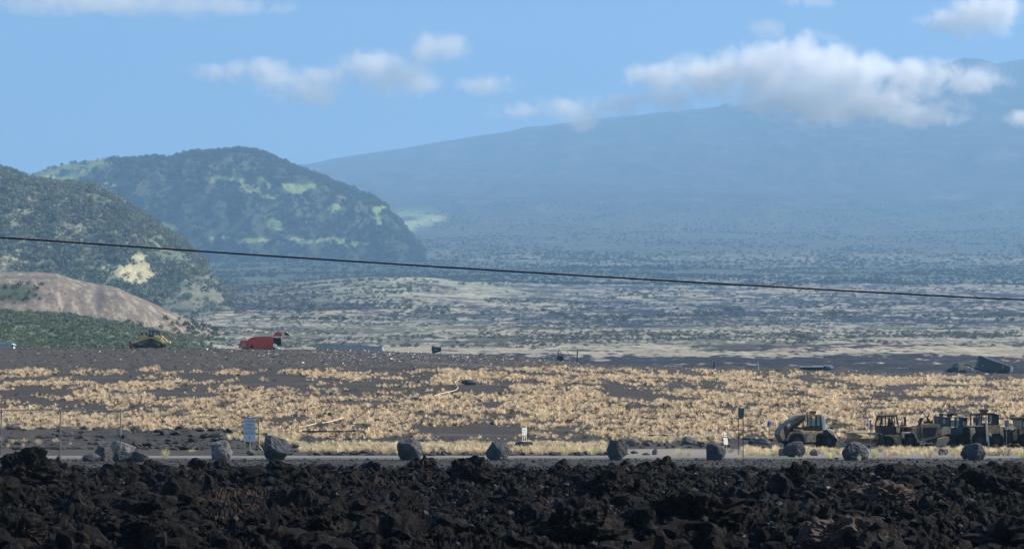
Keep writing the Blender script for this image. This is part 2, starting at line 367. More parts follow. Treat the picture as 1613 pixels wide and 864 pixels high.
# distinct large lava lumps: u, vtop, vbottom, width, Y, label
big_lava = [
 (35, 708, 775, 118, 95, 'tall black lava lump at the left edge, rising over the fence foot', 3),
 (20, 808, 884, 150, 62, 'rounded black lava lump in the bottom left corner', 5),
 (948, 737, 795, 105, 88, 'broad jagged lava lump in front of the sixth roadside boulder', 7),
 (742, 728, 770, 70, 103, 'pointed lava lump breaking the gravel edge between two roadside boulders', 9),
 (1100, 768, 850, 190, 68, 'wide dark humped lava mass at the lower right of centre', 11),
 (1252, 729, 768, 62, 102, 'spiky lava lump below the wheel loader', 13),
 (1388, 757, 805, 128, 82, 'smooth dark mound of lava right of the brown patch', 15),
 (505, 800, 868, 120, 62, 'lava lump near the bottom edge right of the reddish slope', 17),
 (905, 795, 870, 140, 60, 'chunky lava lump at the bottom centre', 19),
 (1325, 815, 880, 160, 60, 'brown tinged lava slab at the bottom right', 21),
 (1560, 740, 790, 110, 92, 'low craggy lava lump near the right edge', 23),
 (225, 815, 872, 90, 60, 'grey faced lava block at the bottom left', 25),
]
for u, vt, vb, w, y, lab, sd in big_lava:
    v, f = lump(5, sd, .62, 1.0)
    H = (vb - vt) / F * y; W = w / F * y
    v = v / np.abs(v).max(0) ; v = v * np.array([W / 2, W * .42, H * .72])
    me = np_mesh('lava_lump', v, f, False)
    o = link('lava_lump', me, M['lavarock'] if 'brown' not in lab else noise_mat('brown_lava', (.075, .050, .038), .5, 2, .8, .08, 7, second=(.03, .025, .022), s2=1.2, th=.58))
    p = at(u, (vt + vb) / 2 + (vb - vt) * .12, y); o.location = p
    tag(o, lab, 'lava rock', 'large lava lumps in the near field')

# ---------------------------------------------------------------- roadside boulders
def boulder(u, vt, vb, w, y, lab, seed, group, mat='boulder', rz=None, dy=.8):
    r = random.Random(seed); bm = bmesh.new(); bmesh.ops.create_icosphere(bm, subdivisions=5, radius=1)
    pl = []
    for i in range(9):
        n = Vector((r.gauss(0, 1), r.gauss(0, 1), r.gauss(0, .8))).normalized(); pl.append((n, r.uniform(.55, .85)))
    for q in bm.verts:
        p = q.co.copy(); p += p.normalized() * .22 * mnoise.noise(p * .9 + Vector((seed, 3, 1)))
        for n, d in pl:
            e = p.dot(n) - d
            if e > 0: p -= n * e * .93
        k = mnoise.fractal(p * 2.6 + Vector((seed, 0, 0)), .8, 2.1, 5); c = abs(mnoise.noise(p * 1.9 + Vector((0, seed, 0))))
        q.co = p + p.normalized() * (.055 * k - .10 * max(0, .10 - c) / .10 * .6)
    mn = [min(q.co[i] for q in bm.verts) for i in range(3)]; mx = [max(q.co[i] for q in bm.verts) for i in range(3)]
    W = w / F * y; H = (vb - vt) / F * y * 1.16
    for q in bm.verts:
        q.co.x = (q.co.x - (mn[0] + mx[0]) / 2) / (mx[0] - mn[0]) * W
        q.co.y = (q.co.y - (mn[1] + mx[1]) / 2) / (mx[1] - mn[1]) * W * dy
        q.co.z = (q.co.z - mn[2]) / (mx[2] - mn[2]) * H
    me = bpy.data.meshes.new('boulder'); bm.to_mesh(me); bm.free()
    o = link('boulder', me, M[mat]); p = at(u, vb, y); o.location = (p.x, p.y, p.z - H * .14); return tag(o, lab, 'boulder', group)
RG = 'boulders lined up along the road'
boulder(144, 713, 727, 30, 143, 'low dark boulder at the left end of the boulder pile by the fence', 2, 'boulder pile by the fence')
boulder(163, 702, 726, 30, 144, 'upright pale sided boulder second from left in the pile by the fence', 33, 'boulder pile by the fence')
boulder(193, 693, 720, 42, 149, 'broad flat topped boulder at the back of the pile by the fence', 8, 'boulder pile by the fence', 'boulder2')
boulder(193, 706, 730, 34, 142, 'dark squarish boulder at the front middle of the pile by the fence', 14, 'boulder pile by the fence')
boulder(219, 708, 731, 29, 141.5, 'pointed boulder at the right end of the pile by the fence', 41, 'boulder pile by the fence')
boulder(350, 692, 725, 34, 146.5, 'leaning boulder with a pale grey right face, left of the landfill sign', 5, RG, 'boulder2')
boulder(436, 685, 724.5, 44, 146, 'large rounded boulder with a pale chipped top, right of the landfill sign', 118, RG)
boulder(645, 690, 724.5, 40, 146, 'bluish grey boulder with a lit top left face, standing alone on the open roadside', 22, RG)
boulder(784, 694, 724, 38, 146.5, 'wedge topped boulder left of the small white sign on its dark base', 27, RG)
boulder(972, 692, 724.5, 33, 146, 'steep dark boulder with a slanted grey crown, in front of the stone row', 31, RG)
boulder(1128, 697, 724.5, 32, 146, 'black blunt boulder just left of the two-post sign', 36, RG)
boulder(1251, 694, 719, 36, 153, 'boulder with a bright white right edge, in front of the wheel loader', 39, RG)
boulder(1347, 694, 724, 44, 146, 'broad ragged grey boulder below the bulldozer blade', 45, RG)
boulder(1533, 697, 724, 40, 146, 'very dark faceted boulder in front of the parked machines near the right edge', 52, RG)
G2 = 'stones behind the road'
boulder(996, 688, 706, 24, 181, 'rounded stone with a sunlit right edge, leftmost of the stone row', 61, G2, 'boulder2')
boulder(1020, 695, 706, 14, 181, 'small dark square stone second in the stone row', 62, G2)
boulder(1039, 696, 706, 10, 181, 'narrow stone third in the stone row', 63, G2)
boulder(1051, 695, 706, 12, 182, 'small pointed stone fourth in the stone row', 64, G2)
boulder(1086, 686, 703, 26, 184, 'pale topped slanting stone at the right end of the stone row', 65, G2, 'boulder2')
boulder(1103, 698, 706, 12, 181, 'little dark stone beside the pale topped stone', 66, G2)
boulder(1196, 690, 704, 38, 184, 'flat dark stone behind the two-post sign', 67, G2)
boulder(1233, 703, 719, 14, 156, 'small hollowed stone touching the boulder in front of the wheel loader', 68, G2, 'boulder2')
boulder(1282, 706, 718, 14, 158, 'small pale stone under the wheel loader front tyre', 69, G2, 'boulder2')
boulder(1018, 712, 719, 15, 160, 'small black stone on the pale ground beside the yellow tuft', 70, G2)
boulder(1032, 705, 719, 10, 160, 'small conical brown stone left of the yellow tuft', 71, G2, 'boulder2')
boulder(807, 711, 719, 12, 160, 'little dark stone just right of the wedge topped boulder', 72, G2)
boulder(871, 711, 719, 14, 160, 'small dark block in the pale grass right of the small white sign', 73, G2)
boulder(916, 712, 720, 14, 158, 'small flat black stone left of the steep dark boulder', 74, G2)
boulder(527, 712, 718, 16, 160, 'small dark stone alone between the landfill sign boulder and the bluish one', 75, G2)
boulder(395, 708, 716, 15, 159, 'small stone weighing down the landfill sign frame', 76, G2, 'boulder2')
boulder(703, 711, 718, 18, 160, 'flat dark stone right of the bluish grey boulder', 77, G2)
boulder(1486, 704, 716, 16, 160, 'small grey stone between tufts below the parked machines', 78, G2, 'boulder2')
# rubble bank, stuff
def rubble(n, ua, ub, ya, yb, smin, smax, name, lab):
    uu = rng.uniform(ua, ub, n); yy = rng.uniform(ya, yb, n); xx = px(uu, yy); sc = smin + (smax - smin) * rng.random(n) ** 3
    return np.stack([xx, yy, terrain(uu, yy) + sc * .25], 1), np.stack([sc * 1.3, sc * 1.2, sc * .9], 1)
A = [rubble(900, -200, 430, 172, 197, .07, .5, '', ''), rubble(260, 430, 980, 158, 200, .06, .35, '', ''), rubble(450, 980, 1800, 176, 200, .06, .4, '', ''), rubble(120, 480, 1000, 158.5, 163, .08, .3, '', '')]
P3 = np.concatenate([a[0] for a in A]); SC = np.concatenate([a[1] for a in A])
tag(scatter('rubble', chunks, P3, SC, rng.uniform(0, 6.28, len(P3)), M['rubble']), kind='stuff', label='dark broken rubble banked behind the road', cat='rubble')

# ---------------------------------------------------------------- grass
def tuft_base(seed, blades, width, spread=.75, droop=.25):
    r = random.Random(seed); V, Fc = [], []
    for i in range(blades):
        a = r.uniform(0, 6.283); rr = r.random() ** .5; o = rr * .22; l = r.uniform(.75, 1.05) * (1 - .25 * rr)
        sp = spread * rr * r.uniform(.6, 1.1)
        p0 = np.array([math.cos(a) * o, math.sin(a) * o, 0]); p1 = p0 + np.array([math.cos(a) * sp * .42, math.sin(a) * sp * .42, l * .62]); p2 = p0 + np.array([math.cos(a) * sp, math.sin(a) * sp, l * (1 - droop * rr)])
        b = a + r.uniform(.7, 2.4); w = np.array([math.cos(b), math.sin(b), 0]) * width * r.uniform(.7, 1.3)
        k = len(V); V += [p0 - w * .5, p0 + w * .5, p1 - w, p1 + w, p2]; Fc += [[k, k + 1, k + 3], [k, k + 3, k + 2], [k + 2, k + 3, k + 4]]
    return np.array(V), np.array(Fc)
tb = [tuft_base(s, 20, .055, .95, .38) for s in range(9)]
def grasscol(n, a=(.94, .72, .47), b=(.93, .79, .56)):
    t = rng.random(n)[:, None]; c = np.array(a) * (1 - t) + np.array(b) * t; return c * rng.uniform(.72, 1.12, n)[:, None]
n = 115000
yy = np.sqrt(rng.uniform(198 ** 2, 428 ** 2, n)); uu = rng.uniform(-230, 1850, n); xx = px(uu, yy)
zz = terrain(uu, yy); vv = rowv(zz, yy)
den = 1.25 * fbm(xx / 12, yy / 26, 4, 71) + 1.0 * fbm(xx / 3.6, yy / 10, 3, 73)
bias = np.interp(vv, [576, 583, 592, 604, 614, 628, 645, 680, 692], [-.5, .05, -.05, -.20, -.10, .06, .22, .30, .14])
# bare shelves
for (uc, vc, ru, rv_, k) in [(330, 598, 130, 7, .55), (100, 633, 110, 9, .6), (560, 612, 110, 7, .45), (840, 655, 110, 12, .35), (760, 680, 70, 9, .9), (1020, 622, 60, 8, .5), (520, 668, 50, 7, .6), (670, 575, 160, 8, .9), (60, 560, 300, 20, 1), (420, 592, 50, 10, .4)]:
    bias = bias - k * np.exp(-((uu - uc) / ru) ** 2 - ((vv - vc) / rv_) ** 2)
topv = np.interp(uu, [-200, 0, 300, 600, 760, 900, 1200, 1613, 1850], [580, 582, 578, 583, 580, 577, 585, 598, 600])
keep = (den + bias + .02 > rng.normal(.04, .13, n)) & (vv > topv + 3 * fbm(xx / 10, xx * 0, 3, 75) * 2) & ~((vv > 688) & (uu < 500))
xx, yy, zz, vv, uu = xx[keep], yy[keep], zz[keep], vv[keep], uu[keep]; n = len(xx); print('tufts', n)
h = (.24 + .52 * rng.random(n) ** 2.0 + .35 * (rng.random(n) < .1)) * np.interp(yy, [200, 430], [.8, 1.1]); w_ = h * rng.uniform(.7, 1.0, n)
tag(scatter('hillside_grass', tb, np.stack([xx, yy, zz - .03], 1), np.stack([w_, w_, h], 1), rng.uniform(0, 6.28, n), M['straw'], col=np.where(rng.random(n)[:, None] < .2, grasscol(n, (.56, .42, .29), (.62, .50, .34)), grasscol(n))), kind='stuff', label='straw coloured bunch grass covering the dark hillside', cat='grass')
# dead dark tussock bases among them
n2 = 5000; idx = rng.choice(n, n2); dk = np.stack([xx[idx] + rng.normal(0, 1, n2), yy[idx] + rng.normal(0, 1, n2), zz[idx] - .05], 1); hh = rng.uniform(.25, .6, n2)
tag(scatter('dead_grass', tb, dk, np.stack([hh * 1.1, hh * 1.1, hh], 1), rng.uniform(0, 6.28, n2), M['straw'], col=grasscol(n2, (.10, .085, .065), (.17, .15, .09))), kind='stuff', label='grey dead tussocks between the straw grass', cat='grass')
# verge grass, paler, near the road
vb_ = [tuft_base(50 + s, 46, .028, .7, .3) for s in range(4)]
Ls = []
for (ua, ub, ya, yb, cnt) in [(470, 960, 163, 186, 1150), (1000, 1140, 184, 200, 160), (1170, 1330, 158, 172, 130), (1370, 1860, 157, 170, 330), (360, 470, 182, 196, 120), (-200, 100, 178, 184, 14), (600, 960, 160, 164, 70)]:
    u1 = rng.uniform(ua, ub, cnt); y1 = rng.uniform(ya, yb, cnt); m1 = fbm(px(u1, y1) / 5, y1 / 4, 3, 79) > -.12; Ls.append(np.stack([u1, y1], 1)[m1])
Lp = np.concatenate(Ls); n = len(Lp); hh = rng.uniform(.35, .75, n)
tag(scatter('verge_grass', vb_, np.stack([px(Lp[:, 0], Lp[:, 1]), Lp[:, 1], terrain(Lp[:, 0], Lp[:, 1]) - .02], 1), np.stack([hh, hh, hh], 1), rng.uniform(0, 6.28, n), M['straw'], col=grasscol(n, (.84, .69, .49), (.76, .66, .43))), kind='stuff', label='pale bunch grass along the far side of the road', cat='grass')
# individual tufts standing by the road
def tuft(u, vt, vb, w, y, lab, c0, c1, seed, blades=90):
    v, f = tuft_base(seed, blades, .016, 1.0, .3); H = (vb - vt) / F * y; W = w / F * y
    v = v * np.array([W / 1.7, W / 1.7, H]); n = len(v); r2 = np.random.default_rng(seed)
    t = np.repeat(r2.random(n // 5), 5)[:, None]; c = np.array(c0) * (1 - t) + np.array(c1) * t
    me = np_mesh('grass_tuft', v, f, False, c); o = link('grass_tuft', me, M['straw'], loc=at(u, vb, y)); tag(o, lab, 'grass tuft', 'grass tufts beside the road')
pal = ((.72, .64, .40), (.55, .52, .25)); grn = ((.60, .58, .32), (.74, .66, .40)); brn = ((.80, .62, .44), (.58, .50, .33)); gry = ((.46, .42, .32), (.30, .29, .20))
for a in [
 (261, 699, 723, 22, 147, 'fluffy pale tuft right of the boulder pile', *pal, 101),
 (303, 704, 713, 22, 168, 'low greenish tuft left of the leaning boulder', *grn, 102),
 (13, 694, 705, 12, 177, 'small straw tuft behind the fence, nearest the left edge', *brn, 103),
 (37, 694, 704, 10, 178, 'small straw tuft second behind the fence', *brn, 104),
 (90, 691, 701, 9, 180, 'bright narrow tuft just left of the middle fence post', *pal, 105),
 (111, 693, 701, 9, 180, 'straw tuft just right of the middle fence post', *brn, 106),
 (889, 696, 719, 24, 158, 'tall pale tuft in front of the verge grass, right of the small white sign', *pal, 107),
 (845, 700, 718, 22, 160, 'bushy straw tuft below the small white sign', *brn, 108),
 (933, 700, 718, 30, 160, 'greenish straw tuft left of the steep dark boulder', *grn, 109),
 (1070, 698, 720, 24, 157, 'bright yellow green tuft in front of the stone row', *grn, 110),
 (1085, 703, 719, 14, 158, 'smaller tuft leaning on the bright yellow green one', *pal, 111),
 (1052, 712, 723, 12, 149, 'short green tuft at the pale road edge', *grn, 112),
 (1150, 701, 712, 22, 165, 'round grey tuft under the low white sign', *gry, 113),
 (1165, 712, 723, 14, 149, 'short dry tuft at the foot of the two-post sign', *brn, 114),
 (1215, 703, 720, 26, 156, 'soft pale green tuft left of the small hollowed stone', *grn, 115),
 (1255, 714, 722, 8, 147, 'tiny green tuft at the foot of the white edged boulder', *grn, 116),
 (1310, 704, 722, 34, 150, 'wide green tuft in front of the wheel loader front tyre', *grn, 117),
 (1354, 712, 725, 10, 143, 'narrow yellow tuft against the ragged grey boulder', *grn, 118),
 (1378, 698, 722, 24, 150, 'tall straw tuft right of the ragged grey boulder', *pal, 119),
 (1400, 697, 722, 26, 152, 'wide pinkish straw tuft below the burnt cab', *brn, 120),
 (1424, 704, 722, 22, 150, 'green based tuft below the machine with the red hood', *grn, 121),
 (1463, 697, 723, 24, 149, 'large rounded tuft with a pink top, between two parked machines', *brn, 122),
 (1504, 696, 722, 18, 149, 'upright yellow tuft left of the very dark boulder', *grn, 123),
 (1585, 698, 718, 38, 158, 'wide grey shrubby tuft near the right edge', *gry, 124),
 (1612, 700, 722, 22, 151, 'pale tuft cut by the right edge', *pal, 125),
 (152, 673, 688, 60, 200, 'spreading grey green bush behind the fence', *gry, 126)]: tuft(*a)

# ---------------------------------------------------------------- litter on the crest
n = 1100; uu = np.where(rng.random(n) < .65, rng.normal(600, 170, n), rng.uniform(-150, 1700, n)); yy = 430 - np.abs(rng.normal(0, 14, n)); xx = px(uu, yy)
r0 = np.array([[-.5, -.5, 0], [.5, -.4, .15], [.4, .5, .5], [-.5, .3, .6], [0, 0, .9]]); q0 = np.array([[0, 1, 4], [1, 2, 4], [2, 3, 4], [3, 0, 4]])
sc = rng.uniform(.07, .2, n) + (rng.random(n) < .1) * .22
cols = np.where(rng.random(n)[:, None] < .75, np.array([[.78, .78, .76]]), rng.uniform(.2, .7, (n, 3)))
tag(scatter('litter', [(r0, q0), (r0 * np.array([2.2, .5, .6]), q0)], np.stack([xx, yy, terrain(uu, yy)], 1), np.stack([sc, sc, sc], 1), rng.uniform(0, 6.28, n), M['litter'], col=cols), kind='stuff', label='white scraps of litter strewn over the landfill crest', cat='litter')
n = 2500; uu = rng.uniform(-150, 1800, n); yy = 431 - rng.random(n) ** 1.5 * 40; sc = rng.uniform(.05, .3, n)
tag(scatter('clods', chunks, np.stack([px(uu, yy), yy, terrain(uu, yy)], 1), np.stack([sc * 1.4, sc, sc * .8], 1), rng.uniform(0, 6.28, n), M['rubble']), kind='stuff', label='dark clods of cover soil on the landfill crest', cat='rubble')

# ---------------------------------------------------------------- hills
def hill(name, us, sil, base, Yf, Yr, Yb, rows, power, gully, gsc, colfn, rough, topgap=4.0):
    u = np.arange(*us); s = np.concatenate([np.linspace(0, 1, rows), np.linspace(1, 2, 30)[1:]])
    UU, SS = np.meshgrid(u, s)
    YYr = Yr + 120 * (Yr / 3000) * fbm(UU / 160, UU * 0, 3, 91)
    YY = np.where(SS <= 1, Yf + (YYr - Yf) * SS, YYr + (Yb - YYr) * (SS - 1))
    XX = px(UU, YYr) if False else px(UU, YY)
    zs = pz(np.interp(UU, sil[0], sil[1]) , YYr)
    zb = terrain(UU, np.full_like(UU, Yf), False) - Yf * .0012
    t = np.where(SS <= 1, np.sin(np.clip(SS, 0, 1) * math.pi / 2) ** power, np.cos((SS - 1) * math.pi / 2))
    ZZ = zb + (zs - zb) * t
    g = gully * fbm(XX / gsc + .6 * fbm(XX / gsc, YY / gsc, 3, 93), YY / (gsc * 5), 5, 94, .55, True) * np.sin(np.clip(SS, 0, 1) * math.pi) ** .7 * (1 - np.clip(SS, 0, 1)) ** .6
    g = (g - gully * .15) * np.clip((zs - zb) / 120, 0, 1); ZZ = ZZ + np.where(SS <= 1, g, 0) + rough * fbm(XX / 30, YY / 60, 4, 96) * (SS > .05)
    sv = np.interp(UU, sil[0], sil[1]); cap = pz(sv + topgap + 26 * np.clip(1 - SS, 0, 1) ** 1.3, YY); zt0 = terrain(UU, YY, False) - 4
    ZZ = np.where(SS <= 1.0, np.minimum(ZZ, np.maximum(cap, zb)), np.minimum(ZZ, pz(sv + topgap + 8 * (SS - 1), YY)))
    col = colfn(UU, rowv(ZZ, YY), XX, YY, SS)
    me = np_mesh(name, np.stack([XX, YY, ZZ], -1).reshape(-1, 3), grid_faces(*UU.shape), True, col.reshape(-1, 3))
    o = link(name, me, M['hill']); tag(o, kind='structure'); return UU, YY, ZZ, SS, XX
def ell(u, v, uc, vc, ru, rv, n=0): return np.clip(1.6 * np.exp(-(((u - uc) / ru) ** 2 + ((v - vc) / rv) ** 2) ** 1.5) - .3 + n, 0, 1)
def meadow_g(u, v, X, Y):
    u = u + 26 * fbm(X / 110, Y / 220, 4, 151, .6); v = v + 9 * fbm(X / 90, Y / 260, 4, 152, .6)
    n = .42 * fbm(X / 160, Y / 260, 4, 101) + .5 * fbm(X / 34, Y / 60, 4, 102)
    m = ell(u, v, 402, 292, 36, 13, n)
    for e in [(470, 296, 30, 10), (425, 308, 22, 6), (520, 325, 14, 8), (540, 312, 9, 5), (345, 280, 25, 6), (185, 290, 28, 9), (250, 362, 30, 10), (350, 378, 22, 4), (400, 380, 30, 4), (440, 353, 10, 10), (460, 378, 10, 5), (480, 380, 22, 4), (520, 378, 26, 5), (560, 384, 20, 4), (600, 340, 12, 20)]: m = np.maximum(m, ell(u, v, *e, n))
    m = np.clip((m - .3) * 2.6, 0, 1)
    top = (1 - sstep(0, 26, (u - 150) + (v - 262) * 1.6)) * (v < 290) ; return np.maximum(m, top)
def col_green(u, v, X, Y, s):
    c = np.zeros(u.shape + (3,)) + np.array([.040, .054, .036]); c = lerp(c, [.075, .085, .058], sstep(-.1, .4, fbm(X / 130, Y / 300, 4, 103)))
    return lerp(c, np.array([.165, .21, .09]) * (1 + .5 * fbm(X / 50, Y / 80, 4, 106))[..., None], meadow_g(u, v, X, Y))
gsil = ([-200, 20, 40, 60, 100, 130, 150, 170, 200, 235, 255, 270, 290, 315, 335, 360, 385, 410, 430, 450, 470, 500, 530, 560, 590, 608, 619, 634, 652, 676], [330, 290, 276, 266, 256, 250, 248, 247, 248, 245, 244, 246, 239, 235, 235, 232, 231, 236, 243, 252, 261, 272, 284, 296, 309, 320, 332, 350, 373, 399])
gh = hill('green_hill', (-200, 677, 2.2), gsil, ([-200, 700], [398, 396]), 5100, 6000, 7200, 230, 1.05, 60, 130, col_green, 3)
def knoll(u, v, X, Y):
    u = u + 18 * fbm(X / 40, Y / 80, 4, 153, .6); v = v + 8 * fbm(X / 40, Y / 90, 4, 154, .6)
    n = .5 * fbm(X / 50, Y / 80, 4, 111); m = ell(u, v, 215, 428, 38, 16, n)
    for e in [(180, 424, 18, 8), (222, 408, 18, 7), (10, 405, 34, 12), (60, 415, 22, 6)]: m = np.maximum(m, ell(u, v, *e, n) * (.9 if e[0] > 100 else .45))
    return m
def foot(u, v, X, Y): return sstep(-.1, .45, (u - 305) / 70 + (v - 425) / 55 * sstep(170, 260, u) + .7 * fbm(X / 60, Y / 90, 4, 109) - .1)
def col_left(u, v, X, Y, s):
    c = np.zeros(u.shape + (3,)) + np.array([.13, .155, .10]); c = lerp(c, [.17, .165, .12], sstep(-.1, .4, fbm(X / 160, Y / 240, 4, 107) + .3 * np.exp(-((u - 80) / 90) ** 2)))
    c = lerp(c, [.15, .15, .11], foot(u, v, X, Y) * .9); c = lerp(c, [.17, .165, .13], sstep(320, 370, u) * sstep(-.4, .3, fbm(X / 40, Y / 60, 4, 161) + .1))
    return lerp(c, [.40, .36, .22], knoll(u, v, X, Y))
lsil = ([-700, -200, -50, 0, 15, 25, 40, 55, 80, 100, 130, 150, 175, 200, 225, 250, 275, 300, 322, 345, 375], [240, 250, 262, 266, 267, 270, 278, 283, 286, 286, 289, 294, 304, 320, 338, 355, 371, 389, 411, 440, 472])
lh = hill('wooded_hill', (-700, 376, 2.2), lsil, ([-700, 0, 200, 300, 420], [500, 492, 484, 476, 470]), 2300, 3000, 3900, 240, 1.0, 24, 75, col_left, 2)
def col_tan(u, v, X, Y, s):
    n = fbm((X + .25 * Y) / 5, Y / 40, 5, 121, .65); m = fbm(X / 45, Y / 80, 4, 123)
    c = np.zeros(u.shape + (3,)) + np.array([.18, .145, .112]); c = lerp(c, [.33, .285, .215], sstep(-.1, .4, n)); c = lerp(c, [.145, .118, .10], sstep(.05, .4, m) * .8)
    c = lerp(c, [.07, .085, .055], ell(u, v, 25, 462, 42, 16, .5 * n)); c = lerp(c, [.10, .085, .08], ell(u, v, 158, 470, 10, 22, .3 * n) * .8)
    return lerp(c, [.09, .11, .055], sstep(.05, .35, n + (v - 505) / 60 + .5 * m - (u - 100) / 500))
tsil = ([-700, -200, 0, 60, 90, 110, 130, 160, 185, 205, 235, 260, 290, 320, 345, 365], [415, 420, 427, 428, 430, 437, 442, 448, 452, 462, 474, 486, 499, 511, 521, 530])
th_ = hill('tan_hill', (-700, 366, 1.6), tsil, ([-700, 0, 120, 240, 360], [500, 500, 510, 530, 548]), 1330, 1560, 1900, 300, .8, 5.0, 15, col_tan, .9, .5)

# ---------------------------------------------------------------- far vegetation (uncountable masses)
def bush_base(seed, nt_, r=1.0, hgt=1.0, trunk=True):
    q = random.Random(seed); V, Fc = [], []
    cl = [Vector((q.uniform(-.5, .5), q.uniform(-.5, .5), q.uniform(.35, 1.0))) for _ in range(5)]
    for i in range(nt_):
        c = q.choice(cl); d = Vector((q.gauss(0, 1), q.gauss(0, 1), q.gauss(0, .8))).normalized() * q.uniform(.25, .5); p = c + d
        a = Vector((q.gauss(0, 1), q.gauss(0, 1), q.gauss(0, 1))).normalized(); b = d.cross(a).normalized() * .24; c2 = a.cross(b).normalized() * .24
        k = len(V); V += [(p + b)[:], (p - b * .6 + c2)[:], (p - b * .6 - c2)[:]]; Fc.append([k, k + 1, k + 2])
    V = np.array(V); V[:, 2] *= hgt; return V, np.array(Fc)
bb = [bush_base(s, 34) for s in range(6)]
def far_veg(name, u, Y, z, size, c0, c1, lab, hs=1.0):
    n = len(u); t = rng.random(n)[:, None]; col = (np.array(c0) * (1 - t) + np.array(c1) * t) * rng.uniform(.7, 1.3, n)[:, None]
    o = scatter(name, bb, np.stack([px(u, Y), Y, z - .15 * size], 1), np.stack([size, size, size * hs], 1), rng.uniform(0, 6.28, n), M['leaf'], col=col)
    return tag(o, lab, 'vegetation', kind='stuff')
def on_hill(hh, n, vis, size, name, c0, c1, lab, ulo=-120, smax=1.02, clump=None):
    UU, YY, ZZ, SS, XX = hh; nr_, nc_ = UU.shape
    i = rng.integers(2, nr_ - 2, n * 3); i = i[(SS[i, 0] < smax)]; j = rng.integers(2, nc_ - 2, len(i))
    u, y, z, s, x = UU[i, j], YY[i, j], ZZ[i, j], SS[i, j], XX[i, j]; v = rowv(z, y)
    k = (u > ulo) & (vis(u, v, x, y) < rng.random(len(u)))
    if clump: k &= fbm(x / clump, y / clump, 3, 131) > rng.normal(-.1, .2, len(u))
    u, y, z = u[k][:n], y[k][:n], z[k][:n]; far_veg(name, u + rng.uniform(-1, 1, len(u)), y, z, size * (.45 + 1.0 * rng.random(len(u)) ** 1.8), c0, c1, lab)
on_hill(gh, 8500, lambda u, v, x, y: np.clip(np.maximum(meadow_g(u, v, x, y) * 1.3, .8 * sstep(.0, .3, fbm(x / 90, y / 160, 4, 155))), 0, .96), 7.5, 'hill_forest', (.042, .060, .040), (.080, .095, .060), 'dark forest on the green hill with meadows')
on_hill(lh, 10000, lambda u, v, x, y: np.clip(np.maximum(knoll(u, v, x, y) * 1.3, np.maximum(foot(u, v, x, y) * .9, .85 * sstep(.0, .3, fbm(x / 70, y / 110, 4, 156)))), 0, .97), 5.0, 'slope_forest', (.10, .135, .075), (.22, .225, .145), 'scrubby forest on the left hillside')
on_hill(th_, 700, lambda u, v, x, y: 1 - np.maximum(ell(u, v, 25, 462, 45, 18), sstep(495, 520, v) * .8) * .95, 2.6, 'gully_shrubs', (.06, .075, .04), (.11, .13, .06), 'shrubs in the gully and at the foot of the tan hill')
# green thicket
n = 7500; u = rng.uniform(-150, 380, n); y = rng.uniform(760, 1400, n); k = u + 60 * fbm(px(u, y) / 190, y / 120, 3, 43) < rng.uniform(240, 350, n); u, y = u[k], y[k]
far_veg('green_thicket', u, y, terrain(u, y), rng.uniform(1.1, 2.8, len(u)), (.12, .14, .08), (.19, .205, .12), 'green thicket at the foot of the tan hill', .8)
# scrub on the plain
def plain_veg(n, ya, yb, size, thr, name, lab, c0=(.05, .065, .038), c1=(.11, .12, .07), fs=120, ulo=-50):
    y = np.exp(rng.uniform(math.log(ya), math.log(yb), n)); u = rng.uniform(ulo, 1760, n); x = px(u, y)
    k = fbm(x / fs, y / (fs * 1.5), 4, 141) + .5 * fbm(x / (fs / 4), y / (fs / 3), 3, 143) > thr + rng.normal(0, .12, n); u, y = u[k], y[k]
    zt_ = terrain(u, y); k = (((u - 645) / 46) ** 2 + ((rowv(zt_, y) - 342) / 26) ** 2 > 1) | (rng.random(len(u)) < .15); u, y = u[k], y[k]
    far_veg(name, u, y, terrain(u, y), size * rng.uniform(.5, 1.4, len(u)), c0, c1, lab, .8)
plain_veg(9000, 1240, 2200, 1.6, .06, 'plain_scrub', 'grey green scrub on the near plain', (.125, .135, .10), (.19, .195, .145), fs=170, ulo=250)
plain_veg(9000, 2000, 3500, 3.2, .22, 'plain_bushes', 'scattered bushes on the pale plain', (.075, .09, .06), (.14, .15, .10))
n = 2600; y = np.exp(rng.uniform(math.log(2300), math.log(3900), n)); u = 230 + 420 * rng.random(n) ** 1.4; k = fbm(px(u, y) / 60, y / 90, 3, 171) > -.15; u, y = u[k], y[k]
far_veg('slope_bushes', u, y, terrain(u, y), rng.uniform(1.2, 4.2, len(u)), (.06, .075, .05), (.12, .13, .09), 'grey green bushes on the slope right of the left hill', .8)
plain_veg(13000, 3500, 5000, 3.9, -.12, 'plain_woods', 'dark belt of trees across the far plain', (.028, .04, .026), (.055, .065, .04), 260)
plain_veg(18000, 5000, 9300, 4.8, .0, 'upland_woods', 'open woods climbing to the mountain', (.030, .042, .028), (.06, .07, .045), 420)
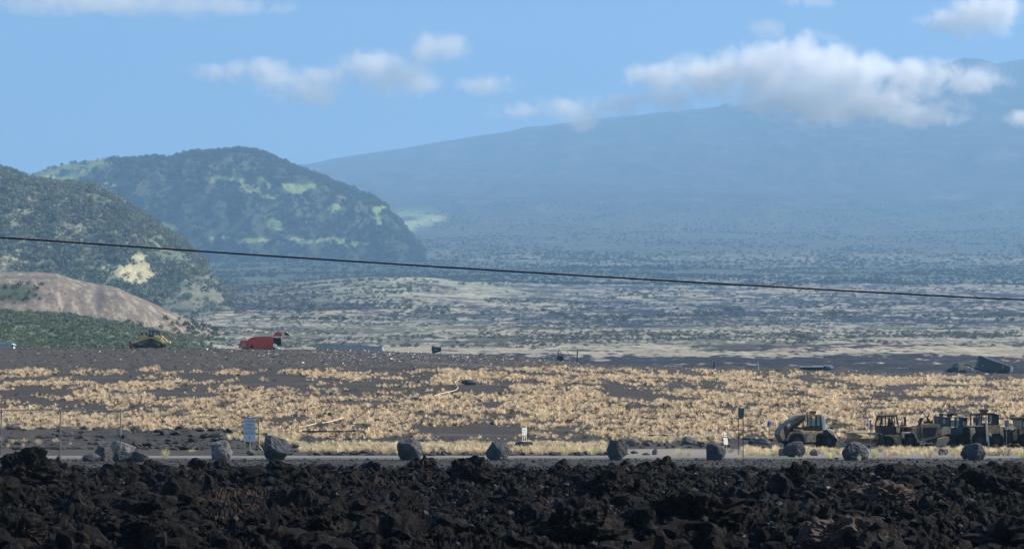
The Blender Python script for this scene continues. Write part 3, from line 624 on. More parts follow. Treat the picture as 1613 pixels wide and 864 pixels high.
# lone trees on the skyline of the green hill
def tree(u, vb, y, H, lab, sd):
    e = empty('ridge_tree', at(u, vb, y), lab, 'tree', 'trees on the hill skyline')
    bm = bmesh.new(); bmesh.ops.create_cone(bm, segments=7, radius1=H * .045, radius2=H * .02, depth=H * .6, matrix=Matrix.Translation((0, 0, H * .25)))
    for k in range(3): bmesh.ops.create_cone(bm, segments=5, radius1=H * .02, radius2=H * .008, depth=H * .35, matrix=Matrix.Translation((0, 0, H * .5)) @ Matrix.Rotation(k * 2.1 + sd, 4, 'Z') @ Matrix.Rotation(.7, 4, 'X') @ Matrix.Translation((0, 0, H * .15)))
    me = bpy.data.meshes.new('trunk'); bm.to_mesh(me); bm.free(); link('trunk', me, M['bark'], e)
    v, f = bush_base(sd + 200, 260); v = v * np.array([H * .42, H * .42, H * .55]) + np.array([0, 0, H * .38]); me = np_mesh('crown', v, f, False, np.zeros((len(v), 3)) + np.array([.04, .055, .03])); link('crown', me, M['leaf'], e)
for a in [(299, 243.5, 6000, 11, 'small skyline tree, leftmost of three on the hill crest', 1), (345, 240.5, 6000, 13, 'taller skyline tree at the very top of the hill', 2), (306, 242.5, 6010, 7, 'low skyline tree just right of the leftmost one', 3), (97, 262.5, 6000, 9, 'lone tree on the grassy shoulder of the hill', 4)]: tree(*a)

# ---------------------------------------------------------------- things
class MB:
    def __init__(s): s.bm = bmesh.new()
    def box(s, x0, x1, y0, y1, z0, z1, bev=0.0, rot=None):
        t = bmesh.new(); bmesh.ops.create_cube(t, size=1, matrix=Matrix.Translation(((x0 + x1) / 2, (y0 + y1) / 2, (z0 + z1) / 2)) @ (rot or Matrix()) @ Matrix.Diagonal((abs(x1 - x0), abs(y1 - y0), abs(z1 - z0), 1)))
        if bev: bmesh.ops.bevel(t, geom=t.edges[:], offset=bev, segments=2, affect='EDGES')
        return s._add(t)
    def prism(s, pts, y0, y1, bev=0.0):
        t = bmesh.new(); a = [t.verts.new((x, y0, z)) for x, z in pts]; b = [t.verts.new((x, y1, z)) for x, z in pts]
        t.faces.new(a); t.faces.new(b[::-1]); n = len(pts)
        for i in range(n): t.faces.new((a[i], b[i], b[(i + 1) % n], a[(i + 1) % n]))
        bmesh.ops.recalc_face_normals(t, faces=t.faces)
        if bev: bmesh.ops.bevel(t, geom=t.edges[:], offset=bev, segments=1, affect='EDGES')
        return s._add(t)
    def tube(s, p, q, r, r2=None, seg=8):
        p, q = Vector(p), Vector(q); d = q - p
        t = bmesh.new(); m = Matrix.Translation((p + q) / 2) @ d.to_track_quat('Z', 'Y').to_matrix().to_4x4()
        bmesh.ops.create_cone(t, segments=seg, radius1=r, radius2=r if r2 is None else r2, depth=d.length, cap_ends=True, matrix=m); return s._add(t)
    def path(s, pts, r, seg=6):
        for a, b in zip(pts[:-1], pts[1:]): s.tube(a, b, r, seg=seg)
        return s
    def wheel(s, x, z, y0, y1, r, seg=24, lugs=0, lug=.05):
        t = bmesh.new(); m = Matrix.Translation((x, (y0 + y1) / 2, z)) @ Matrix.Rotation(R(90), 4, 'X')
        bmesh.ops.create_cone(t, segments=seg, radius1=r, radius2=r, depth=abs(y1 - y0), cap_ends=True, matrix=m)
        bmesh.ops.bevel(t, geom=[e for e in t.edges if len(e.link_faces) == 2 and max(len(f.verts) for f in e.link_faces) > 4], offset=r * .12, segments=2, affect='EDGES')
        s._add(t)
        for k in range(lugs):
            a = k / lugs * 6.283; s.box(x + math.cos(a) * r - .05, x + math.cos(a) * r + .05, y0, y1, z + math.sin(a) * r - lug, z + math.sin(a) * r + lug, rot=Matrix.Rotation(-a, 4, 'Y'))
        return s
    def _add(s, t):
        me = bpy.data.meshes.new('tmp'); t.to_mesh(me); t.free(); s.bm.from_mesh(me); bpy.data.meshes.remove(me); return s
    def build(s, name, mat, parent=None, loc=None):
        me = bpy.data.meshes.new(name); s.bm.to_mesh(me); s.bm.free(); return link(name, me, mat, parent, loc)
class Frame:
    """pixel profile -> metres for one machine standing at depth Y"""
    def __init__(s, u0, v0, Y): s.u0, s.v0, s.Y, s.s = u0, v0, Y, F / Y
    def x(s, u): return (u - s.u0) / s.s
    def z(s, v): return (s.v0 - v) / s.s
    def pts(s, l): return [(s.x(u), s.z(v)) for u, v in l]
    def loc(s): return at(s.u0, s.v0, s.Y)
    def box(s, mb, u0, u1, v0, v1, y0, y1, bev=0.): return mb.box(s.x(u0), s.x(u1), y0, y1, s.z(v1), s.z(v0), bev)
    def P(s, u, v, y): return (s.x(u), y, s.z(v))
    def part(s, name, mat, parent, polys=(), boxes=(), tubes=(), bev=0.02):
        m = MB()
        for (l, y0, y1) in polys: m.prism(s.pts(l), y0, y1, bev)
        for (a, b, c, d, y0, y1) in boxes: s.box(m, a, b, c, d, y0, y1, bev)
        for (p, q, r) in tubes: m.tube(s.P(*p), s.P(*q), r)
        return m.build(name, M[mat], parent)
    def wheelpart(s, parent, u, v, rp, y0, y1, rim='darksteel', mat='rubber', lugs=18):
        r = rp / s.s; w = MB().wheel(s.x(u), s.z(v), y0, y1, r, 28, lugs, r * .07).build('wheel', M[mat], parent)
        rm = MB().wheel(s.x(u), s.z(v), y0 - .02, y0 + .12, r * .5, 20); rm.tube((s.x(u), y0 - .10, s.z(v)), (s.x(u), y0, s.z(v)), r * .2, seg=12)
        for k in range(8): a = k * .785; rm.tube((s.x(u) + math.cos(a) * r * .36, y0 - .05, s.z(v) + math.sin(a) * r * .36), (s.x(u) + math.cos(a) * r * .36, y0, s.z(v) + math.sin(a) * r * .36), r * .04, seg=6)
        rm.build('rim', M[rim], w); return w
MG = 'old machines parked in a row'
def g0(u, Y): return ground_z(px(u, Y), Y)
def base_v(u, Y): return rowv(g0(u, Y), Y)

# machine 1: wheel loader without its bucket, engine cover tipped up
f = Frame(1270, 707, 179); L = empty('wheel_loader', f.loc(), 'weathered wheel loader with its engine cover tipped up, left of the other machines', 'wheel loader', MG, rz=R(5))
hood = f.part('engine_cover', 'hoodpaint', L, [([(1222, 683.5), (1224, 677), (1233, 668), (1242, 661), (1255, 654), (1264, 652.5), (1265.5, 656), (1255, 662), (1244, 669), (1238, 677), (1234, 693), (1227.5, 694.5)], -1.0, .9)])
f.part('cover_lining', 'darksteel', hood, [([(1264.5, 656.3), (1265.8, 659), (1255, 669), (1246, 675), (1240, 678), (1245, 668.5), (1255, 661.5)], -.85, .85)])
f.part('cover_panel', 'khaki', hood, [([(1223.5, 683), (1225, 677.5), (1230, 672), (1232, 686), (1231, 692), (1228, 692)], -1.02, -1.003)], bev=0)
f.part('cover_stripe', 'darksteel', hood, [([(1229, 674), (1234, 669), (1238, 683), (1232.5, 688)], -1.03, -1.005)], bev=0)
f.part('emblem', 'greywhite', hood, [([(1234.5, 668), (1240, 665), (1240, 670.5), (1235, 672)], -1.03, -1.005)], bev=0)
f.part('chassis', 'darksteel', L, [([(1226, 692), (1240, 684), (1262, 688), (1292, 684), (1318, 690), (1314, 700), (1228, 697)], -.6, .6)], [(1238, 1262, 672, 686, -.5, .5)])
for ya, yb in ((-1.25, -.6), (.6, 1.25)): f.part('fender', 'olive', L, [([(1233, 692), (1238, 681), (1247, 678.5), (1259, 678.5), (1264, 684), (1266, 696), (1263, 696), (1260.5, 686.5), (1256, 682), (1247, 681.8), (1240, 684), (1236, 694)], ya, yb)])
f.part('running_board', 'khaki', L, [([(1256, 677), (1272, 678), (1284, 679), (1291, 678), (1291, 681.5), (1264, 683), (1258, 681)], -1.22, 1.22)], [(1247, 1262, 674.5, 677.5, -.6, .4)])
for ya, yb in ((-1.15, -.5), (.5, 1.15)): f.part('fuel_tank', 'khaki', L, [], [(1265.5, 1280.5, 683.6, 695.5, ya, yb)], bev=.04)
f.part('side_step', 'darksteel', L, [], [(1266, 1279, 697, 698.2, -1.2, -.8), (1266, 1279, 701, 702.2, -1.2, -.8), (1266.3, 1267, 695, 702, -1.1, -1.0), (1278, 1278.8, 695, 702, -1.1, -1.0)])
cab = f.part('cab', 'darksteel', L, [([(1267, 671), (1291, 670), (1292, 678), (1266, 678)], -.85, .85)],
   [(1267.6, 1269.2, 654, 672, -.85, -.72), (1273.6, 1275, 654, 672, -.85, -.78), (1281, 1283.5, 654, 672, -.85, -.72), (1288.6, 1290.2, 654, 672, -.85, -.72), (1267.6, 1269.2, 654, 672, .72, .85), (1279, 1280.2, 654, 672, .75, .85), (1288.6, 1290.2, 654, 672, .72, .85)])
f.part('roof', 'olive', cab, [([(1266.5, 655), (1268, 652), (1290, 652), (1291.5, 655)], -.95, .95)])
f.part('seat', 'black', cab, [], [(1275, 1281, 667, 671, -.3, .3), (1274, 1276, 660, 670, -.3, .3)], bev=.03)
for wb in [(1269.2, 1273.6, 656, 670, -.80, -.79), (1275, 1281, 661, 670, -.80, -.79), (1283.5, 1288.6, 656, 670, -.80, -.79)]: f.part('window', 'glass', cab, [], [wb], bev=0)
rw = f.part('torn_rear_screen', 'cloth', cab, [([(1289.5, 653), (1296, 654.5), (1298, 672), (1296, 676.5), (1292.8, 677), (1292.2, 668)], -.78, .8)])
f.part('roof_filter', 'rust', cab, [([(1276, 652), (1277, 646.5), (1284.5, 646.5), (1285, 650), (1282, 652)], -.3, .3)])
f.part('front_cowl', 'cream', L, [([(1299.5, 675), (1304.5, 675.5), (1311.8, 679), (1308, 682.5), (1303, 680.5)], -.8, .8)])
f.part('tow_frame', 'darksteel', L, [([(1291, 678), (1300, 676), (1309, 684), (1310, 694), (1294, 698), (1288, 690)], -.7, .7)], [(1292.6, 1295, 677.5, 680, -.9, -.72)])
h = MB()
r_ = random.Random(4)
for k in range(9):
    p = [Vector(f.P(1303 + r_.uniform(0, 4), 684 + r_.uniform(0, 4), -.8 + r_.uniform(0, .9)))]
    for j in range(4): p.append(p[-1] + Vector((r_.uniform(0, .28), r_.uniform(-.2, .2), r_.uniform(-.32, .12))))
    h.path(p, .028)
h.build('hoses', M['pinkrust'], L)
f.part('hitch_plate', 'greywhite', L, [([(1312, 681), (1314.5, 684), (1313.5, 687), (1311.5, 685)], -.5, -.2)]); f.part('hitch_plate', 'greywhite', L, [([(1316, 687), (1319.5, 691), (1319, 694.5), (1316, 693)], -.4, .1)])
for y0 in (-1.25, .7): f.wheelpart(L, 1250, 692.5, 13.5, y0, y0 + .55); f.wheelpart(L, 1300.5, 695, 11.5, y0, y0 + .55)

# machine 2: wheel dozer with burnt-out open cab and blade
f = Frame(1400, 705, 182); D = empty('wheel_dozer', f.loc(), 'burnt out wheel dozer with an open cab frame, reddish hood and wide blade', 'bulldozer', MG, rz=R(5))
ap = []
for k in range(7): a = k / 6; ap.append((a, .45 * (1 - math.sin(a * math.pi)) ))
bl = MB()
for k in range(6):
    z0, z1 = f.z(698) + k * .155, f.z(698) + (k + 1) * .155; o0, o1 = .30 * math.cos(k / 6 * math.pi * 2) , .30 * math.cos((k + 1) / 6 * math.pi * 2)
    t = bmesh.new(); q = [(f.x(1325), -1.5 + o0 * .5, z0), (f.x(1381), -.9 + o0 * .5, z0), (f.x(1381), -.9 + o1 * .5, z1), (f.x(1325), -1.5 + o1 * .5, z1)]
    a = [t.verts.new(p) for p in q]; b = [t.verts.new((p[0] + .02, p[1] + .09, p[2])) for p in q]; t.faces.new(a); t.faces.new(b[::-1])
    for i in range(4): t.faces.new((a[i], b[i], b[(i + 1) % 4], a[(i + 1) % 4]))
    bmesh.ops.recalc_face_normals(t, faces=t.faces); bl._add(t)
bl = bl.build('blade', M['olive'], D)
f.part('blade_top_edge', 'tan', bl, [([(1328, 679), (1358, 680.3), (1358, 681.8), (1327, 681)], -1.6, -1.2)], bev=.01)
f.part('end_plate', 'darksteel', bl, [([(1379, 681), (1384, 684), (1385, 700), (1379, 700)], -1.35, -.85)])
f.part('push_plate', 'tan', D, [([(1378, 683), (1386, 684), (1389, 697), (1383, 698)], -.8, -.55)])
for ya in (-.6, .6): f.part('push_arm', 'tan', D, [], [], [((1384, 694, ya), (1420, 694, ya), .1)])
f.part('chassis', 'darksteel', D, [([(1380, 681), (1418, 682), (1440, 690), (1441, 698), (1392, 701), (1382, 694)], -.75, .75)])
f.part('side_panel', 'olive', D, [([(1388, 684), (1417, 684), (1416, 698), (1394, 699)], -.95, -.76)])
cab = f.part('cab', 'darksteel', D, [([(1381, 670), (1386, 669.5), (1410, 671), (1410, 683), (1382, 683)], -.75, .75)],
   [(1386, 1410, 653.6, 655, -.8, .8), (1390.3, 1391.8, 655, 670, -.78, -.68), (1396, 1397.6, 655, 670, -.78, -.68), (1404.5, 1405.8, 655, 672, -.78, -.68), (1392, 1393.4, 655, 670, .68, .78)])
for ya in (-.8, .8): f.part('roll_bar', 'darksteel', cab, [], [], [((1382, 672, ya), (1385.2, 655, ya), .06), ((1385.2, 655, ya), (1408, 654, ya), .06), ((1408, 654, ya), (1411.5, 672, ya), .07)])
f.part('seat', 'black', cab, [], [(1399, 1404, 663, 673, -.3, .3), (1399, 1403, 659, 663, -.15, .15)], bev=.04)
f.part('lamp_bracket', 'darksteel', cab, [([(1378, 657), (1380.5, 656), (1380, 662), (1378.5, 661)], -.8, -.6)], [], [((1380, 657, -.7), (1386, 655, -.7), .03)])
f.part('door_panel', 'khaki', D, [], [(1407.3, 1413, 672, 680.6, -.98, -.9)])
hd = f.part('hood', 'pinkrust', D, [([(1410, 671.5), (1420, 670), (1432, 672), (1433, 680), (1411, 682)], -.55, .55)])
f.part('engine_bay', 'black', hd, [], [(1414, 1419, 673, 679, -.58, -.56), (1421, 1428, 673.5, 679.5, -.58, -.56)], bev=0)
f.part('exhaust_stack', 'darksteel', D, [], [(1418.5, 1428, 668.5, 670.3, -.2, .2)], [((1426.2, 670, 0), (1426.2, 656, 0), .10)])
f.part('fender', 'tan', D, [([(1417, 680), (1434, 679), (1437, 683), (1442, 693), (1440, 694), (1434, 682.5), (1420, 682.3), (1418.5, 690), (1416.5, 690)], -1.2, -.65)])
f.part('rear_guard', 'olive', D, [([(1433, 672), (1441, 673), (1442, 692), (1438, 690), (1434, 681)], -.9, .9)], [(1442.3, 1444.6, 670, 693, -.95, .9)])
for y0 in (-1.2, .65): f.wheelpart(D, 1428, 693, 11.5, y0, y0 + .5); f.wheelpart(D, 1394, 696, 9.5, y0 + .1, y0 + .5)

# machine 3: crawler with enclosed teal-dark cab
f = Frame(1484, 706, 182); T = empty('landfill_compactor', f.loc(), 'dark olive compactor with a boxy blue green cab and a lamp rack on top', 'compactor', MG, rz=R(5))
f.part('hood', 'olive', T, [([(1446.5, 670), (1451, 667), (1462, 666), (1476, 667), (1478, 684), (1470, 690), (1458, 694), (1446, 693)], -.9, .9)])
f.part('grille', 'darksteel', T, [([(1448, 673), (1470, 672), (1468, 686), (1449, 690)], -.94, -.905)], bev=0)
f.part('exhaust_stack', 'darksteel', T, [([(1447.8, 657.5), (1453.5, 657.2), (1451, 662), (1446, 671), (1445, 669)], -.3, .1)], [(1460, 1463, 659, 667, -.2, .2), (1456, 1468, 662.5, 666.5, -.3, .3)], [((1461, 664, 0), (1460.5, 656, 0), .07), ((1460.5, 656, 0), (1463.5, 653.6, 0), .06)])
f.part('chassis', 'darksteel', T, [([(1470, 686), (1480, 683), (1524, 683), (1526, 698), (1500, 703), (1486, 703), (1474, 700)], -.8, .8)])
f.part('side_panel', 'khaki', T, [([(1477.5, 675), (1481, 670.5), (1492, 671.5), (1493, 684), (1488, 682.5), (1483, 684), (1478, 686)], -.98, -.7)])
f.part('emblem', 'greywhite', T, [([(1482, 675.5), (1484.5, 674), (1485, 679.5), (1483.5, 679)], -1.0, -.985)], bev=0)
cab = f.part('cab', 'bluecover', T, [([(1493, 673), (1520, 673), (1521, 684), (1494, 684)], -.85, .85)], [(1475, 1480.5, 655, 674, -.85, .85), (1484, 1493, 656, 672, -.8, .8), (1491.8, 1493.6, 657, 674, -.86, -.7), (1499.5, 1502.5, 658, 674, -.86, -.7), (1507, 1512, 658, 674, -.86, -.7), (1518.4, 1520, 657, 674, -.86, .86)])
f.part('roof', 'bluecover', cab, [([(1475, 654.5), (1488, 657), (1520, 656.6), (1520, 658.5), (1475, 657.5)], -.95, .95)])
for wb in [(1480.6, 1485, 658.5, 667, -.82, -.81), (1493.6, 1499.5, 661, 671, -.8, -.79), (1502.5, 1507, 661, 669.5, -.8, -.79), (1512, 1518.4, 663, 668.5, -.8, -.79)]: f.part('window', 'glass', cab, [], [wb], bev=0)
f.part('roof_rack', 'darksteel', cab, [], [(1481, 1506, 651.5, 653.6, -.5, .5), (1482, 1483, 650.6, 656, -.5, .5), (1499, 1505.5, 650, 654, -.5, .5), (1494, 1498, 651, 656.5, -.4, .4)])
f.part('lamp', 'greywhite', cab, [], [(1500.5, 1503, 651, 652.4, -.56, -.5)]); f.part('lamp', 'greywhite', cab, [], [(1485, 1487.4, 656, 657, -.9, -.84)])
f.part('cab_door', 'teal', cab, [], [(1503.5, 1511.5, 671, 682, -.9, -.86)])
f.part('ladder', 'greywhite', T, [], [(1513, 1513.6, 663, 671, -.95, -.9), (1516.6, 1517.2, 663, 671, -.95, -.9), (1513, 1518, 669.2, 670, -.95, -.9), (1513, 1518, 672, 672.7, -.95, -.9)], bev=0)
bl = f.part('blade', 'khaki', T, [([(1470, 690), (1478, 687), (1487, 686), (1489, 692), (1482, 701), (1472, 705), (1468, 701)], -1.35, -.4)]); f.part('blade_tip', 'greywhite', bl, [], [(1473.5, 1477.6, 689.2, 691, -1.42, -1.36)])
f.part('push_arm', 'darksteel', T, [([(1452, 693), (1486, 684), (1490, 686), (1456, 697)], -1.1, -.8)])
for y0 in (-1.3, .7): f.wheelpart(T, 1490, 696, 11, y0 + .05, y0 + .6, mat='track', lugs=14); f.wheelpart(T, 1515.5, 693, 11.5, y0, y0 + .6, mat='track', lugs=14)

# machine 4: tall cab machine with yellow hood
f = Frame(1560, 706, 181); T = empty('wheel_loader', f.loc(), 'tall brown machine with a roof box and a bright cream engine hood', 'wheel loader', MG, rz=R(5))
f.part('body', 'olive', T, [([(1550, 669), (1570, 669), (1571, 690), (1566, 702), (1556, 702), (1551, 690), (1548, 679)], -1.0, 1.0)])
f.part('front_frame', 'darksteel', T, [([(1521, 672), (1546, 671), (1552, 684), (1558, 704), (1532, 700), (1522, 694)], -.8, .9)])
f.part('rear_panel', 'khaki', T, [([(1570.5, 670), (1575, 672), (1577, 697), (1571, 699)], -.9, .9)])
for ya, yb in ((-1.15, -.85), (.85, 1.15)): f.part('lift_arm', 'khaki', T, [([(1521.5, 673), (1528, 673), (1530, 687), (1527, 696), (1523, 695)], ya, yb)])
f.part('mudguard', 'khaki', T, [([(1550, 682), (1553, 681), (1558, 690), (1557, 692)], -1.2, -1.02)])
f.part('deck_rail', 'tan', T, [], [(1521, 1544, 669.4, 671, -.9, .9)])
cab = f.part('cab', 'darksteel', T, [([(1548, 666), (1568, 667), (1568, 670), (1546, 670)], -.85, .85)], [(1532, 1534, 652, 671, -.85, -.75), (1540.5, 1542.2, 653, 671, -.8, -.7), (1551.5, 1553.4, 653, 668, -.85, -.75), (1558, 1559.5, 653, 668, -.85, -.75), (1565, 1569, 652, 669, -.85, .85), (1532, 1534, 652, 671, .75, .85), (1546.5, 1550, 665, 670, -.8, -.5)], [((1561, 652, -.8), (1565.5, 667, -.8), .06), ((1538, 653, -.8), (1534.5, 668, -.8), .04)])
f.part('roof', 'darksteel', cab, [([(1531.5, 653.5), (1533, 651), (1545, 650), (1560, 649.5), (1565, 651.5), (1569, 653.5)], -.95, .95)])
f.part('roof_box', 'rust', cab, [], [(1544, 1554.5, 644, 648, -.4, .4), (1545, 1553, 648, 650, -.3, .3)])
for wb in [(1534, 1540.5, 656, 669, -.76, -.75), (1553.4, 1558, 654, 665, -.8, -.79), (1547, 1550, 656, 664, -.78, -.77)]: f.part('window', 'glass', cab, [], [wb], bev=0)
f.part('mirror', 'bluecover', cab, [], [(1526.5, 1531.6, 656.5, 665, -1.1, -1.0)], [((1531, 657, -1.0), (1534, 653, -.85), .03)])
f.part('engine_hood', 'cream', T, [([(1573.5, 670.5), (1592, 670), (1599, 674.4), (1581, 674.8)], -.9, .9)], bev=.01)
f.part('engine', 'darksteel', T, [([(1577, 675), (1590, 676), (1600, 677), (1601, 697), (1578, 697)], -.7, .7)], [(1579.5, 1581.5, 684, 697, -.95, -.85)])
f.part('fan_shroud', 'olive', T, [([(1591, 679), (1598, 678), (1600, 690), (1596, 694), (1592, 692)], -.85, -.72)], [(1587, 1590, 675, 678, -.8, -.7), (1595, 1598, 674.6, 679, -.85, -.75)])
ex = f.part('grab_pole', 'tan', T, [([(1544.3, 655), (1547.2, 655), (1548.6, 690), (1546.3, 697)], -1.3, -1.2)]); f.part('hanging_strap', 'cloth', ex, [([(1547.2, 680), (1548.6, 680), (1551, 703), (1548.6, 703)], -1.34, -1.31)], bev=0)
for y0 in (-1.25, .75): f.wheelpart(T, 1536, 692, 12.5, y0, y0 + .5); f.wheelpart(T, 1563, 694, 11.5, y0 + .02, y0 + .5)

# machine 5, cut by the frame
f = Frame(1620, 706, 181); T = empty('wheel_loader', f.loc(), 'olive machine with a blue windowed cab, cut by the right edge', 'wheel loader', MG, rz=R(5))
f.part('body', 'olive', T, [([(1602, 673), (1645, 674), (1648, 698), (1604, 696), (1601, 684)], -.9, .9)])
cab = f.part('cab', 'olive', T, [], [(1600, 1604, 659, 675, -.85, .85), (1608.5, 1610.5, 661, 674, -.86, -.7), (1617, 1619, 661, 674, -.86, -.7), (1632, 1636, 659, 674, -.85, .85)])
f.part('roof', 'darksteel', cab, [([(1597, 657.6), (1600, 657), (1636, 658), (1637, 661), (1597, 661)], -.95, .95)])
for wb in [(1604, 1632, 661, 674, -.80, -.79)]: f.part('window', 'bluecover', cab, [], [wb], bev=0)
for wb in [(1605.5, 1608, 664, 671, -.84, -.83), (1611, 1616, 664, 671, -.84, -.83)]: f.part('window_glass', 'glass', cab, [], [wb], bev=0)

f.part('lamp', 'greywhite', cab, [], [(1597.5, 1599.5, 656.6, 658, -.6, -.4)])
f.part('bumper', 'darksteel', T, [], [(1598, 1612, 696, 700, -.8, .8)])
for y0 in (-1.25, .75): f.wheelpart(T, 1609, 693, 11, y0, y0 + .5); f.wheelpart(T, 1641, 694, 11, y0, y0 + .5)

# yellow bulldozer on the crest
f = Frame(231, 547.4, 431.5); B = empty('bulldozer', f.loc(), 'yellow crawler bulldozer with a rear ripper parked on the landfill crest', 'bulldozer', rz=R(5))
def trackloop(y0, y1):
    loop = [(211, 543.5), (213, 541), (236, 533.2), (239.5, 533), (256, 541), (258, 544), (256.5, 547), (213.5, 547.4), (211, 545.5)]
    inner = [(u * .86 + 234 * .14, v * .78 + 542.2 * .22) for u, v in loop]
    m = MB(); P1, P2 = f.pts(loop), f.pts(inner); n = len(loop)
    for i in range(n): m.prism([P1[i], P1[(i + 1) % n], P2[(i + 1) % n], P2[i]], y0, y1)
    t = m.build('track', M['track'], B)
    w = MB()
    for (u, v, r) in [(237.5, 537, 3.0), (214, 544, 2.6), (254.5, 544, 2.6)] + [(220 + 5 * k, 545.2, 1.5) for k in range(6)]: w.wheel(f.x(u), f.z(v), y0 + .08, y1 - .05, r / f.s, 16)
    w.build('rollers', M['darksteel'], t)
    MB().prism(f.pts([(215, 545), (236, 538), (240, 538), (253, 545)]), y0 + .12, y1 - .12).build('track_frame', M['darksteel'], t)
trackloop(-1.45, -.85); trackloop(.85, 1.45)
bl = f.part('blade', 'rust', B, [([(205, 547), (204.8, 538.5), (206.5, 537.5), (209, 538), (208.3, 542), (209.5, 546.8)], -2.1, 2.1)])
for ya, yb in ((-1.75, -1.5), (1.5, 1.75)): f.part('push_arm', 'darksteel', B, [([(208, 541), (230, 543.5), (230, 545.5), (208, 545)], ya, yb)])
f.part('hood', 'dullyellow', B, [([(214.5, 541), (216, 536.5), (221, 533.5), (221.5, 528.5), (231, 527.5), (236, 529), (236, 540)], -.7, .7)])
f.part('lift_cylinder', 'yellow', B, [([(213.5, 540), (216, 537.2), (221, 537.5), (219.5, 540), (218.8, 543), (214.5, 542)], -1.0, -.72)])
for u in (223.6, 230.2):
    m = MB(); m.tube(f.P(u, 528.5, 0), f.P(u, 521.8, 0), .11); m.tube(f.P(u, 521.8, 0), f.P(u + .7, 520.9, 0), .10); m.tube(f.P(u + 1.6, 528.5, .2), f.P(u + 1.2, 524, .2), .09); st = m.build('exhaust_stack', M['darksteel'], B)
    MB().tube(f.P(u + .3, 521.9, -.02), f.P(u + .8, 520.9, -.02), .15).build('stack_cap', M['greywhite'], st)
cab = f.part('cab', 'darksteel', B, [], [(234.5, 252, 520.4, 522, -.8, .8), (235, 236.3, 521, 529, -.75, .75), (240.5, 241.7, 521, 529, -.78, -.68), (247.5, 248.7, 521, 528, -.78, -.68), (250.4, 251.8, 521, 528, -.75, .75), (234, 252, 527.6, 530, -.78, .78)])
for wb in [(236.3, 250.4, 522, 527.6, -.7, -.68), (236.3, 250.4, 522, 527.6, .68, .7)]: f.part('window', 'glass', cab, [], [wb], bev=0)
f.part('roof', 'yellow', cab, [], [(245, 251.6, 519.8, 521.2, -.7, .7)])
f.part('driver_seat', 'black', cab, [], [(242, 246, 523.5, 528, -.3, .3)])
f.part('fuel_tank', 'yellow', B, [([(242.6, 528), (250, 528), (251, 530), (256, 528.5), (257.4, 530), (256.5, 532), (251, 533.5), (243, 531)], -.9, .9)], bev=.06)
f.part('chassis', 'dullyellow', B, [([(232, 530), (243, 530.6), (251, 534), (255, 537), (256, 542), (246, 541), (238, 538), (226, 541)], -.75, .75)])
rp = f.part('ripper_beam', 'yellow', B, [([(254.5, 538), (268, 537), (268.6, 540), (265, 541), (254.8, 541.4)], -1.0, 1.0)], [], [((253.6, 533, -.6), (258, 537.6, -.6), .10), ((259, 532.2, -.6), (264, 537.4, -.6), .10), ((253.6, 533, .6), (258, 537.6, .6), .10)], bev=.05)
f.part('ripper_shank', 'darksteel', rp, [([(259, 541), (261, 541), (261, 546.6), (259.8, 547), (259.3, 544)], -.15, .15)], [(254, 259, 543, 544.6, -.5, .5)])

# red front-loader refuse truck tipping on the crest
f = Frame(410, 552.5, 447); T = empty('garbage_truck', f.loc(), 'red front loading garbage truck with raised tailgate and arched arms on the crest', 'garbage truck', rz=R(4))
bd = f.part('body', 'red', T, [([(390.5, 549), (390.8, 535.2), (395, 532.2), (401, 530.2), (416, 529.7), (430.8, 530.6), (430.8, 549)], -1.25, 1.25)])
f.part('rib', 'redlight', bd, [], [(424.5, 430.6, 531.6, 532.2, -1.3, -1.26), (399.5, 403, 540, 540.6, -1.29, -1.26)], bev=0)
f.part('wheel_arch', 'black', bd, [([(394.5, 547.5), (397.5, 541.5), (400, 547.5)], -1.28, -1.26)], bev=0)
f.part('hopper_mouth', 'black', bd, [([(431, 531.4), (442.3, 532.6), (443, 543.4), (438, 544), (431, 547)], -1.15, 1.15)], bev=0)
tg = f.part('tailgate', 'red', T, [([(431, 530.2), (431.2, 527.8), (434, 523.6), (438, 522.2), (443, 524), (445, 527), (442.5, 528.6), (436, 528.8), (432.5, 528.6)], -1.25, 1.25)])
f.part('tailgate_lip', 'greywhite', tg, [([(441, 521.7), (452.8, 521.9), (453, 524), (446, 524.4)], -1.2, 1.2)]); f.part('latch_frame', 'darksteel', tg, [([(447.5, 525), (453.5, 524.6), (456, 527.5), (455.5, 529.4), (453, 527.6), (448, 527.6)], -1.1, 1.1)])
f.part('lift_strut', 'redlight', tg, [], [], [((442.2, 528.6, -1.2), (442.8, 533, -1.2), .06), ((442.2, 528.6, 1.2), (442.8, 533, 1.2), .06)])
for y0 in (-1.45, 1.3): f.part('fork_arm', 'red', T, [([(376.8, 548), (377.6, 541), (380, 537), (384, 535.6), (390.5, 536), (390.5, 537.8), (385, 537.8), (381.8, 539), (380, 542), (379, 548)], y0, y0 + .16)])
cb = f.part('cab', 'redlight', T, [([(380.6, 549), (381, 541), (384.5, 538.3), (390, 538.2), (390, 549)], -1.2, 1.2)]); f.part('window', 'glass', cb, [([(382, 546.5), (382.4, 541.6), (388, 540.6), (388, 546.5)], -1.24, -1.21)], bev=0); f.part('door_post', 'red', cb, [], [(385.6, 390, 538.2, 540.6, -1.26, -1.2), (388.3, 390.2, 540, 549, -1.26, -1.2)])
f.part('chassis', 'darksteel', T, [], [(381, 441, 549.2, 550.6, -.6, .6)])
for u in (386, 424, 432):
    for y0 in (-1.2, .75): f.wheelpart(T, u, 550.2, 3.8, y0, y0 + .4, lugs=0)
o = f.part('dumped_refuse', 'white', None, [([(431, 544), (433, 541.4), (437.5, 543.4), (436, 545.6), (434, 547.4), (432.4, 547.5)], -1.9, -1.2), ([(435, 549.6), (437, 546), (440.6, 547.4), (441, 550)], -1.8, -1.0)], bev=.05); o.location = f.loc(); tag(o, 'pile of white refuse spilling under the raised tailgate of the red truck', 'refuse')

